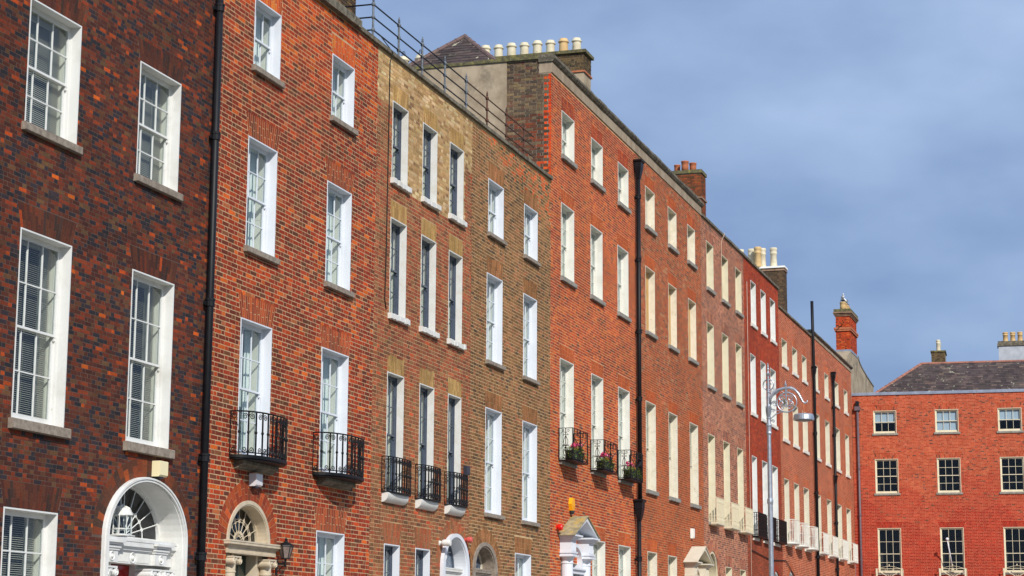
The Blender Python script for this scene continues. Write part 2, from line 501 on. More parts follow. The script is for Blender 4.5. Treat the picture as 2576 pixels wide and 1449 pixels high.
def lay_wall(house, x0, x1, z0, z1, blocked, pal_at, mat='brick', singles=300, xf=None, rz=0.0, name='brickwork', parent=None, **kw):
    par = parent or house
    R, Q, col, full, kid, pals = lay_bricks(x0, x1, z0, z1, blocked, pal_at, **kw)
    yf = rng.uniform(-0.0016, 0.0008, len(R))
    MWt = house.matrix_basis
    base = np.array(MWt.to_translation())
    rot = np.array(MWt.to_3x3())
    mid = np.stack([(R[:, 0] + R[:, 1]) / 2, np.zeros(len(R)), (R[:, 2] + R[:, 3]) / 2], 1)
    loc = mid if xf is None else np.stack(xf(mid[:, 0], mid[:, 1], mid[:, 2]), 1)
    dist, vis = in_view(loc @ rot.T + base)
    order = np.argsort(np.where(vis & (full > 0), dist, 1e9))
    pick = [i for i in order[:singles] if vis[i] and full[i] > 0]
    rest = np.ones(len(R), bool)
    rest[pick] = False
    cache = {}
    for i in pick:
        key = (full[i], id(pals[i]), kid[i], int(rng.integers(0, 3)))
        if key not in cache:
            w, h = (L_ if full[i] == 1 else H_) * kw.get('unit', 1.0), kw.get('gauge', C_) - kw.get('bed', 0.0115)
            q = np.array([[[-w / 2, -h / 2], [w / 2, -h / 2], [w / 2, h / 2], [-w / 2, h / 2]]]) + rng.uniform(-0.002, 0.002, (1, 4, 2))
            cache[key] = pieces_mesh('brick', q, np.zeros(1), 0.03, col[i:i + 1], mat)
        p = mid[i] + [0, yf[i], 0]
        if xf is not None:
            p = xf(*p)
        link('brick', cache[key], par, p, rz)
    me = pieces_mesh(name, Q[rest], yf[rest], 0.03, col[rest], mat, xf)
    link(name, me, par, kind='stuff')
    return R, Q

def wall_sheet(house, x0, x1, z0, z1, rects, arches, mat, y=0.0022, xf=None, name='wall'):
    """the mortar behind the bricks: a sheet with real openings; arches: (xc, zs, a, b)"""
    xs = sorted({x0, x1} | {v for r in rects for v in r[:2]} | {v for a in arches for v in (a[0] - a[2], a[0] + a[2])})
    zs = sorted({z0, z1} | {v for r in rects for v in r[2:]} | {v for a in arches for v in (a[1], a[1] + a[3])})
    xs = [v for v in xs if x0 <= v <= x1]
    zs = [v for v in zs if z0 <= v <= z1]
    mb = MB(xf)
    for i in range(len(xs) - 1):
        for k in range(len(zs) - 1):
            cx, cz = (xs[i] + xs[i + 1]) / 2, (zs[k] + zs[k + 1]) / 2
            if any(r[0] < cx < r[1] and r[2] < cz < r[3] for r in rects):
                continue
            if any(abs(cx - a[0]) < a[2] and cz < a[1] + a[3] for a in arches):
                continue
            mb.add([(xs[i], y, zs[k]), (xs[i + 1], y, zs[k]), (xs[i + 1], y, zs[k + 1]), (xs[i], y, zs[k + 1])], [(0, 1, 2, 3)])
    for xc, zsp, a, b in arches:                       # spandrels above the curve
        n = 20
        pts = [(xc + a * math.cos(math.pi * (1 - i / n)), zsp + b * math.sin(math.pi * i / n)) for i in range(n + 1)]
        for i in range(n):
            p, q = pts[i], pts[i + 1]
            mb.add([(p[0], y, p[1]), (q[0], y, q[1]), (q[0], y, zsp + b), (p[0], y, zsp + b)], [(0, 1, 2, 3)])
    return mb.build(name, mat, house)

def flat_arch_pieces(x0, x1, z, h, splay, pal, w=0.075, j=0.008):
    n = max(6, round((x1 - x0 + splay) / w))
    if n % 2 == 0:
        n += 1
    Q, C = [], []
    for i in range(n):
        b0, b1 = x0 + (x1 - x0) * i / n, x0 + (x1 - x0) * (i + 1) / n
        t0, t1 = x0 - splay + (x1 - x0 + 2 * splay) * i / n, x0 - splay + (x1 - x0 + 2 * splay) * (i + 1) / n
        cuts = [0, (0.34 if i % 2 else 0.67) + rng.uniform(-0.05, 0.05), 1]
        for a, b in zip(cuts[:-1], cuts[1:]):
            g = j / 2 / h
            a2, b2 = a + (g if a > 0 else 0.0), b - (g if b < 1 else 0)
            f = lambda t, e: (b0 + (t0 - b0) * t + j / 2) if e == 0 else (b1 + (t1 - b1) * t - j / 2)
            Q.append([(f(a2, 0), z + h * a2), (f(a2, 1), z + h * a2), (f(b2, 1), z + h * b2), (f(b2, 0), z + h * b2)])
    C = pal.pick(len(Q))[1]
    return np.array(Q), C

def ring_pieces(xc, zs, a, b, t, pal, n, rows=1, j=0.008):
    Q = []
    for i in range(n):
        cuts = [0, 1] if rows == 1 else [0, (0.36 if i % 2 else 0.66), 1]
        for p, q in zip(cuts[:-1], cuts[1:]):
            pp, qq = p + (j / 2 / t if p > 0 else 0), q - (j / 2 / t if q < 1 else 0)
            th0, th1 = math.pi * (1 - i / n), math.pi * (1 - (i + 1) / n)
            e = lambda th, s, k: ((a + t * s) * math.cos(th), (b + t * s) * math.sin(th))
            def pt(th, s, sg):
                x, z = xc + (a + t * s) * math.cos(th), zs + (b + t * s) * math.sin(th)
                d = math.hypot(a * math.sin(th), b * math.cos(th)) or 1
                return (x + sg * j / 2 * a * math.sin(th) / d, z - sg * j / 2 * b * math.cos(th) / d)
            Q.append([pt(th0, pp, 1), pt(th1, pp, -1), pt(th1, qq, -1), pt(th0, qq, 1)])
    return np.array(Q), pal.pick(len(Q))[1]

def place_pieces(house, Q, C, mat, singles, name='arch_brick', yf=-0.0004):
    base = np.array(house.matrix_basis.to_translation())
    rot = np.array(house.matrix_basis.to_3x3())
    mid = np.stack([Q[:, :, 0].mean(1), np.zeros(len(Q)), Q[:, :, 1].mean(1)], 1)
    dist, vis = in_view(mid @ rot.T + base)
    order = np.argsort(np.where(vis, dist, 1e9))
    pick = [i for i in order[:singles] if vis[i]]
    rest = np.ones(len(Q), bool)
    rest[pick] = False
    for i in pick:
        q = Q[i:i + 1] - mid[i][[0, 2]]
        link(name, pieces_mesh(name, q, np.full(1, yf), 0.03, C[i:i + 1], mat), house, mid[i])
    if rest.any():
        link('arch_brickwork', pieces_mesh('arch_brickwork', Q[rest], np.full(rest.sum(), yf), 0.03, C[rest], mat), house, kind='stuff')

# ---------------------------------------------------------------- windows
def sash_mesh(x0, x1, z0, z1, y0, y1, cols, rows, top, bot, st=0.046, bar=0.021, horn=False):
    mb = MB()
    mb.box(x0, x0 + st, y0, y1, z0, z1).box(x1 - st, x1, y0, y1, z0, z1)
    mb.box(x0 + st, x1 - st, y0, y1, z1 - top, z1).box(x0 + st, x1 - st, y0, y1, z0, z0 + bot)
    gx0, gx1, gz0, gz1 = x0 + st, x1 - st, z0 + bot, z1 - top
    ym, cells = (y0 + y1) / 2, []
    xs = [gx0 + (gx1 - gx0) * i / cols for i in range(cols + 1)]
    zs = [gz0 + (gz1 - gz0) * i / rows for i in range(rows + 1)]
    for v in xs[1:-1]:
        mb.box(v - bar / 2, v + bar / 2, y0 + 0.003, y1 - 0.003, gz0, gz1)
    for v in zs[1:-1]:
        for i in range(cols):
            mb.box(xs[i] + (bar / 2 if i else 0), xs[i + 1] - (bar / 2 if i < cols - 1 else 0), y0 + 0.004, y1 - 0.004, v - bar / 2, v + bar / 2)
    if horn:
        for a, b in ((x0, x0 + st), (x1 - st, x1)):
            mb.xprism([(y0, z0), (y1, z0), (y1, z0 - 0.05), (y0 + 0.02, z0 - 0.075), (y0 + 0.004, z0 - 0.055), (y0 + 0.012, z0 - 0.03)], a, b)
    for i in range(cols):
        for k in range(rows):
            cells.append((xs[i], xs[i + 1], zs[k], zs[k + 1], ym))
    return mb, cells

def window(h, x0, x1, z0, z1, lining='white', frame='white', cols=3, ru=2, rl=2, fill='blind', sill='stone', sh=0.14, sp=0.072, sx=0.085,
           dep=0.18, t=0.026, single=True, inner='shutter', rough=0.0, open_low=0.0, half=0.5, slat=0.012, label=None):
    mb = MB()
    mb.box(x0, x0 + t, -0.007, dep, z0, z1).box(x1 - t, x1, -0.007, dep, z0, z1).box(x0 + t, x1 - t, -0.007, dep, z1 - t, z1)
    mb.cur = 1
    fw_ = 0.030
    a, b = x0 + t + fw_, x1 - t - fw_
    y0, y1 = dep, dep + 0.104
    mb.box(x0 + 0.004, a, y0, y1, z0, z1 - 0.004).box(b, x1 - 0.004, y0, y1, z0, z1 - 0.004)
    mb.box(a, b, y0, y1, z1 - t - fw_, z1 - 0.004).box(a, b, y0 + 0.005, y1, z0, z0 + 0.05)
    mb.box(a - 0.018, a, y0 + 0.004, y0 + 0.03, z0 + 0.05, z1 - t - fw_ - 0.001) if False else None
    mb.box(x0 + t, x0 + t + 0.012, dep - 0.014, dep - 0.0005, z0, z1 - t - 0.0005).box(x1 - t - 0.012, x1 - t, dep - 0.014, dep - 0.0005, z0, z1 - t - 0.0005)
    w = mb.build('window', (lining, frame), h, label=label)
    c, d = z0 + 0.05, z1 - t - fw_
    if fill not in ('shuttered',):
        zm = c + (d - c) * half
        us, uc = sash_mesh(a, b, zm - 0.02, d, dep + 0.012, dep + 0.048, cols, ru, 0.05, 0.04, horn=True)
        us.build('upper_sash', frame, w)
        ls, lc = sash_mesh(a, b, c + open_low, zm + 0.02 + open_low, dep + 0.056, dep + 0.092, cols, rl, 0.04, 0.085)
        ls.build('lower_sash', frame, w)
        pm = {}
        cells = [q for q in uc + lc]
        if single:
            for q in cells:
                key = (round(q[1] - q[0], 3), round(q[3] - q[2], 3))
                if key not in pm:
                    pm[key] = MB().box(-key[0] / 2, key[0] / 2, -0.002, 0.002, -key[1] / 2, key[1] / 2).mesh('pane', 'glass')
                link('pane', pm[key], w, ((q[0] + q[1]) / 2, q[4], (q[2] + q[3]) / 2))
        else:
            for qs in (uc, lc):
                MB().box(a + 0.02, b - 0.02, qs[0][4] - 0.002, qs[0][4] + 0.002, qs[0][2] - 0.01, qs[-1][3] + 0.01).build('glazing', 'glass', w)
    # inner reveals (panelled shutters folded back) and whatever closes the view
    yi, yo = dep + 0.105, dep + 0.105 + (0.26 if fill in ('blind', 'curtain') else 0.30)
    ib = MB()
    ib.box(a - 0.03, a, yi, yo, c - 0.04, d + 0.03).box(b, b + 0.03, yi, yo, c - 0.04, d + 0.03).box(a, b, yi, yo, d, d + 0.03).box(a, b, yi, yo, c - 0.04, c - 0.01)
    for k in range(3):                                   # sunk panels of the shutter leaf
        p0 = c + (d - c) * (k + 0.06) / 3
        p1 = c + (d - c) * (k + 0.94) / 3
        ib.box(b - 0.006, b, yi + 0.05, yo - 0.09, p0, p1)
    ib.build('inner_reveal', inner, w)
    if fill == 'venetian':
        sb = MB()
        tl = slat / 2.6
        n = int((d - c) / 0.034)
        e = b - 0.03
        for k in range(n):
            z = d - 0.03 - k * 0.034
            sb.add([(a + 0.01, dep + 0.16, z - tl), (e, dep + 0.16, z - tl), (e, dep + 0.176, z + tl), (a + 0.01, dep + 0.176, z + tl),
                    (a + 0.01, dep + 0.16, z - tl + 0.002), (e, dep + 0.16, z - tl + 0.002), (e, dep + 0.176, z + tl + 0.002), (a + 0.01, dep + 0.176, z + tl + 0.002)],
                   [(0, 3, 2, 1), (4, 5, 6, 7), (0, 1, 5, 4), (1, 2, 6, 5), (2, 3, 7, 6), (3, 0, 4, 7)])
        for u in (0.2, 0.5, 0.8):
            x = a + (e - a) * u
            sb.tube([(x, dep + 0.158, c), (x, dep + 0.158, d)], 0.002, 3)
        sb.build('venetian_blind', 'slat', w, kind='stuff')
    if fill in ('blind', 'curtain'):
        MB().box(a - 0.02, b + 0.02, yo + 0.002, yo + 0.012, c - 0.05, d + 0.04).build('roller_blind', 'blind', w)
        cb = MB()
        n = 24
        p0, p1 = b - 0.26, b - 0.012
        pts = [(p0 + (p1 - p0) * i / n, yi + 0.17 + 0.018 * math.sin(i * 0.85)) for i in range(n + 1)]
        cb.zprism(pts + [(x, y + 0.008) for x, y in pts[::-1]], c, d - 0.02)
        cb.build('curtain', 'curtain', w, smooth=False)
    elif fill == 'shuttered':
        sb = MB()
        m = (a + b) / 2
        for p, q in ((a, m - 0.006), (m + 0.006, b)):
            sb.box(p, q, dep + 0.03, dep + 0.06, c, d)
            for k in range(3):
                sb.box(p + 0.07, q - 0.07, dep + 0.022, dep + 0.03, c + (d - c) * (k + 0.1) / 3, c + (d - c) * (k + 0.9) / 3)
        sb.build('closed_shutter', frame, w)
    elif fill == 'boards':
        xs = [a - 0.01, a + (b - a) * 0.30, a + (b - a) * 0.62, b + 0.01]
        for k in range(3):
            zt = d - rng.uniform(0.0, 0.5) if k == 1 else d
            MB().box(xs[k], xs[k + 1] - 0.012, dep + 0.004 + 0.012 * (k % 2), dep + 0.022 + 0.012 * (k % 2), c, zt).build('plywood_board', 'ply', w)
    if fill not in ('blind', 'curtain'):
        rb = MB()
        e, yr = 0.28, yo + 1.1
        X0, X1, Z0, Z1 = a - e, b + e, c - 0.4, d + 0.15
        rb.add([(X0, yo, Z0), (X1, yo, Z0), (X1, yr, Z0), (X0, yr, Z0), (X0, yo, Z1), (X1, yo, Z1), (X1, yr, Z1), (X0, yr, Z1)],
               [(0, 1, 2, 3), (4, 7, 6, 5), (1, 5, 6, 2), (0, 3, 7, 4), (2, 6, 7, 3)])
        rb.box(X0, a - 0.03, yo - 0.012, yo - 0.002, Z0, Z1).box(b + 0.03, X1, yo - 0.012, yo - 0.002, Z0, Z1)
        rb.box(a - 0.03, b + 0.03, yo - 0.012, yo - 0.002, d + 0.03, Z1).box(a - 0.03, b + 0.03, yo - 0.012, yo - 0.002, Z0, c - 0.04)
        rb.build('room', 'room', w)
        if fill == 'halfblind':
            MB().box(a + 0.01, b - 0.01, yi + 0.03, yi + 0.036, c + (d - c) * (0.06 if rng.random() < 0.4 else 0.46), d).build('roller_blind', 'blindblue', w)
    if sill:
        sb = MB()
        p = [(-sp, z0 - sh + 0.008), (-sp, z0 - 0.018), (-sp + 0.01, z0 - 0.006), (dep, z0), (dep, z0 - sh), (-sp + 0.012, z0 - sh)]
        n = 6 if rough else 1
        xa, xb = x0 - sx, x1 + sx
        if rough:
            xs = np.linspace(xa, xb, 12)
            for i in range(11):
                jj = rng.uniform(-rough, rough, 2)
                q = [(y + (jj[0] if y < 0 else 0), z + (jj[1] if y < 0 else 0)) for y, z in p]
                sb.xprism(q, xs[i], xs[i + 1] - 0.0001)
        else:
            sb.xprism(p, xa, xb)
        sb.build('sill', sill, w)
    return w

# ---------------------------------------------------------------- doorways
def arch_band(mb, xc, zs, ao, bo, ai, bi, y0, y1, zb, n=28):
    """solid arched surround with legs down to zb"""
    def curve(a, b):
        return [(xc - a, zb)] + [(xc + a * math.cos(math.pi * (1 - i / n)), zs + b * math.sin(math.pi * i / n)) for i in range(n + 1)] + [(xc + a, zb)]
    O, I = curve(ao, bo), curve(ai, bi)
    k = len(O)
    vs = [(x, y0, z) for x, z in O] + [(x, y0, z) for x, z in I] + [(x, y1, z) for x, z in O] + [(x, y1, z) for x, z in I]
    fs = []
    for i in range(k - 1):
        fs += [(i, i + 1, k + i + 1, k + i), (2 * k + i, 3 * k + i, 3 * k + i + 1, 2 * k + i + 1),
               (i, 2 * k + i, 2 * k + i + 1, i + 1), (k + i, k + i + 1, 3 * k + i + 1, 3 * k + i)]
    return mb.add(vs, fs)

def half_disc(mb, xc, zs, a, b, y0, y1, n=24):
    return mb.prism([(xc + a * math.cos(math.pi * i / n), zs + b * math.sin(math.pi * i / n)) for i in range(n + 1)], y0, y1)

def fanlight(parent, xc, zs, a, b, y, bars, mat, glass='glass', spokes=9, rings=(0.5,), back='room', name='fanlight'):
    fb = MB()
    arch_band(fb, xc, zs, a, b, a - 0.05, b - 0.05, y - 0.03, y + 0.03, zs - 0.001)
    fb.box(xc - a, xc + a, y - 0.03, y + 0.03, zs - 0.05, zs - 0.002)
    for i in range(1, spokes):
        th = math.pi * i / spokes
        fb.tube([(xc + 0.12 * a * math.cos(th), y - 0.01, zs + 0.12 * b * math.sin(th)), (xc + (a - 0.04) * math.cos(th), y - 0.01, zs + (b - 0.04) * math.sin(th))], bars, 4)
    for r in rings:
        fb.tube([(xc + r * a * math.cos(math.pi * i / 18), y - 0.012, zs + r * b * math.sin(math.pi * i / 18)) for i in range(19)], bars, 4)
        for i in range(1, spokes):
            th = math.pi * i / spokes
            c = (xc + r * a * math.cos(th), zs + r * b * math.sin(th))
            fb.tube([(c[0] + 0.035 * math.cos(k * math.pi / 4), y - 0.016, c[1] + 0.035 * math.sin(k * math.pi / 4)) for k in range(8)], bars * 0.8, 4, True)
    f = fb.build(name, mat, parent)
    return f

def ionic(parent, xc, y, z0, r, mat, facing=1):
    """capital with two volutes and fluted neck"""
    cb = MB()
    cb.box(xc - r * 1.45, xc + r * 1.45, y - r * 1.3, y + r * 1.2, z0 + r * 1.05, z0 + r * 1.3)
    cb.lathe([(r * 0.98, 0), (r * 1.05, r * 0.3), (r * 1.25, r * 0.6), (r * 1.25, r * 1.0)], xc, y, 14, z0)
    for s in (-1, 1):
        cx = xc + s * r * 1.15
        cb.prism([(cx + r * 0.52 * math.cos(2 * math.pi * k / 14), z0 + r * 0.52 + r * 0.52 * math.sin(2 * math.pi * k / 14)) for k in range(14)], y - r * 1.28, y + r * 1.1)
        cb.tube(spiral(cx, z0 + r * 0.52, r * 0.48, math.pi / 2, 1.8, -s, 20, y - r * 1.3), r * 0.09, 4)
        cb.ball((cx, y - r * 1.3, z0 + r * 0.52), r * 0.16)
    cb.build('capital', mat, parent, smooth=False)
    sh = MB()
    prof = [(r * 1.12, 0.0), (r * 1.12, 0.08), (r * 1.0, 0.12), (r, 0.3), (r * 0.95, z0 * 0.6), (r * 0.9, z0 - 0.16), (r * 1.0, z0 - 0.15), (r * 1.0, z0 - 0.13), (r * 0.92, z0 - 0.12), (r * 0.95, z0)]
    sh.lathe(prof, xc, y, 20)
    sh.build('column', mat, parent, smooth=False)

def entablature(mb, x0, x1, y_front, y_back, z0, z1, steps=5, out=0.16):
    """frieze with a stepped cornice above"""
    zf = z0 + (z1 - z0) * 0.48
    mb.box(x0, x1, y_front, y_back, z0, zf)
    hs = [0.10, 0.16, 0.12, 0.38, 0.24]
    os_ = [0.18, 0.4, 0.62, 0.9, 1.0]
    z = zf
    for hgt, o in zip(hs, os_):
        z2 = z + (z1 - zf) * hgt
        mb.box(x0 - out * o, x1 + out * o, y_front - out * o, y_back, z, z2)
        z = z2

def panel_door(parent, x0, x1, z0, z1, y, mat):
    db = MB()
    db.box(x0, x1, y, y + 0.05, z0, z1)
    m = (x0 + x1) / 2
    hts = [(0.06, 0.30), (0.36, 0.66), (0.72, 0.96)]
    for a, b in ((x0 + 0.1, m - 0.05), (m + 0.05, x1 - 0.1)):
        for p, q in hts:
            zz0, zz1 = z0 + (z1 - z0) * p, z0 + (z1 - z0) * q
            db.box(a, b, y - 0.008, y - 0.0005, zz0, zz1)
            db.box(a + 0.05, b - 0.05, y - 0.016, y - 0.0085, zz0 + 0.05, zz1 - 0.05)
    return db.build('door', mat, parent)

# ---------------------------------------------------------------- balconies
def resample(path, n):
    P = np.array(path, float)
    d = np.r_[0, np.cumsum(np.linalg.norm(np.diff(P, axis=0), axis=1))]
    out = []
    for s in np.linspace(0, d[-1], n):
        i = min(np.searchsorted(d, s, 'right') - 1, len(P) - 2)
        t = (P[i + 1] - P[i]) / max(np.linalg.norm(P[i + 1] - P[i]), 1e-9)
        out.append((P[i] + t * (s - d[i]), math.atan2(t[1], t[0])))
    return out

def bow(xa, xb, d, p=2.0, n=28):
    xc, hw = (xa + xb) / 2, (xb - xa) / 2
    out = []
    for i in range(n + 1):
        th = math.pi * (1 - i / n)
        c, s = math.cos(th), math.sin(th)
        out.append((xc + hw * math.copysign(abs(c) ** (2 / p), c), -d * abs(s) ** (2 / p)))
    return out

def boxpath(xa, xb, d):
    return [(xa, 0), (xa, -d), (xb, -d), (xb, 0)]

def baluster_mesh(kind, H, mat, r=0.0125, s=0.064):
    mb = MB()
    mb.box(-r, r, -r, r, 0, H)
    if kind in ('knob', 'scroll'):
        mb.ball((0, 0, H * 0.52), 0.030, 8, 5, 1.25)
    if kind == 'scroll':
        for sx in (-1, 1):
            for top in (0, 1):
                zc = H - 0.10 if top else 0.10
                sp_ = spiral(sx * (s + 0.012), zc, s, 0 if sx < 0 else math.pi, 1.6, sx * (1 if top else -1) * -1, 18)
                stem = [(0, 0, H * (0.70 if top else 0.30)), (sx * 0.004, 0, zc + (-0.07 if top else 0.07))]
                mb.tube(stem + sp_, [r * 0.75] * (len(sp_) + 1) + [r * 1.3], 4)
    if kind in ('rosette', 'rosette2'):
        for zc in ((H * 0.86, H * 0.12) if kind == 'rosette' else (H * 0.88, H * 0.72, H * 0.24, H * 0.09)):
            mb.tube([(0.036 * math.cos(k * math.pi / 5), 0, zc + 0.05 * math.sin(k * math.pi / 5)) for k in range(10)], r * 0.7, 4, True)
    if kind == 'lyre':
        for sx in (-1, 1):
            for zc, hh in ((H * 0.60, H * 0.18), (H * 0.26, H * 0.17)):
                mb.tube([(sx * 0.075 * math.sin(math.pi * k / 10) * (1.25 - 0.08 * k), 0, zc - hh + 2 * hh * k / 10) for k in range(11)], r * 0.8, 4)
                mb.tube([(sx * 0.02, 0, zc + hh)] + spiral(sx * 0.06, zc + hh + 0.01, 0.03, math.pi / 2, 0.9, -sx, 8), r * 0.6, 4)
            mb.tube([(0, 0, H * 0.86)] + spiral(sx * 0.075, H * 0.93, 0.045, math.pi * 1.5, 1.0, sx, 10), r * 0.7, 4)
            mb.tube([(0, 0, H * 0.43), (sx * 0.09, 0, H * 0.47), (sx * 0.11, 0, H * 0.43)], r * 0.7, 4)
    return mb.mesh('baluster', mat)

BAL = {}
def balcony(h, path, zb, zt, mat, kinds, n, label=None, plate=0.05, rail=0.017, plate_mat=None, mids=()):
    outer = resample(path, 40) if len(path) > 6 else [(np.array(p), 0) for p in path]
    pb = MB()
    poly = [(p[0], p[1]) for p, _ in outer]
    cx = (poly[0][0] + poly[-1][0]) / 2
    poly2 = [(cx + (x - cx) * 1.012, y * 1.05) for x, y in poly]
    pb.zprism(poly2, zb - plate, zb)
    if plate > 0.03:
        poly3 = [(cx + (x - cx) * 0.985, y * 0.95) for x, y in poly]
        pb.zprism(poly3, zb - plate - 0.03, zb - plate)
    b = pb.build('balcony', plate_mat or mat, h, label=label)
    line = [(p[0], p[1], zt) for p, _ in outer]
    MB().tube(line, rail, 5).build('handrail', mat, b)
    MB().tube([(x, y, zb + 0.045) for x, y, _ in line], rail * 0.7, 4).build('bottom_rail', mat, b)
    for z in mids:
        MB().tube([(x, y, z) for x, y, _ in line], rail * 0.6, 4).build('middle_rail', mat, b)
    for i, (p, ang) in enumerate(resample(path, n)):
        k = kinds[i % len(kinds)]
        key = (k, round(zt - zb, 2), mat)
        if key not in BAL:
            BAL[key] = baluster_mesh(k, zt - zb, mat)
        link('baluster', BAL[key], b, (p[0], p[1], zb), ang)
    return b

# ---------------------------------------------------------------- ground
def sheet(name, x0, x1, y0, y1, z, mat):
    return MB().add([(x0, y0, z), (x1, y0, z), (x1, y1, z), (x0, y1, z)], [(0, 1, 2, 3)]).build(name, mat, kind='structure')
sheet('ground', -3000, 3000, -3000, 3000, -0.13, 'groundm')
sheet('road', -200, 116, -2.0, 9.0, -0.12, 'asphalt')
MB().box(-200, 116, 9.0, 9.25, -0.13, 0.004).build('kerb', 'greystone', kind='structure')
MB().box(-200, 121.5, 9.25, 17.0, -0.13, 0.0).build('pavement', 'paving', kind='structure')
MB().box(-200, 116, -5.0, -2.0, -0.13, 0.0).build('park_pavement', 'paving', kind='structure')
YW = 17.0                                             # front of the terrace

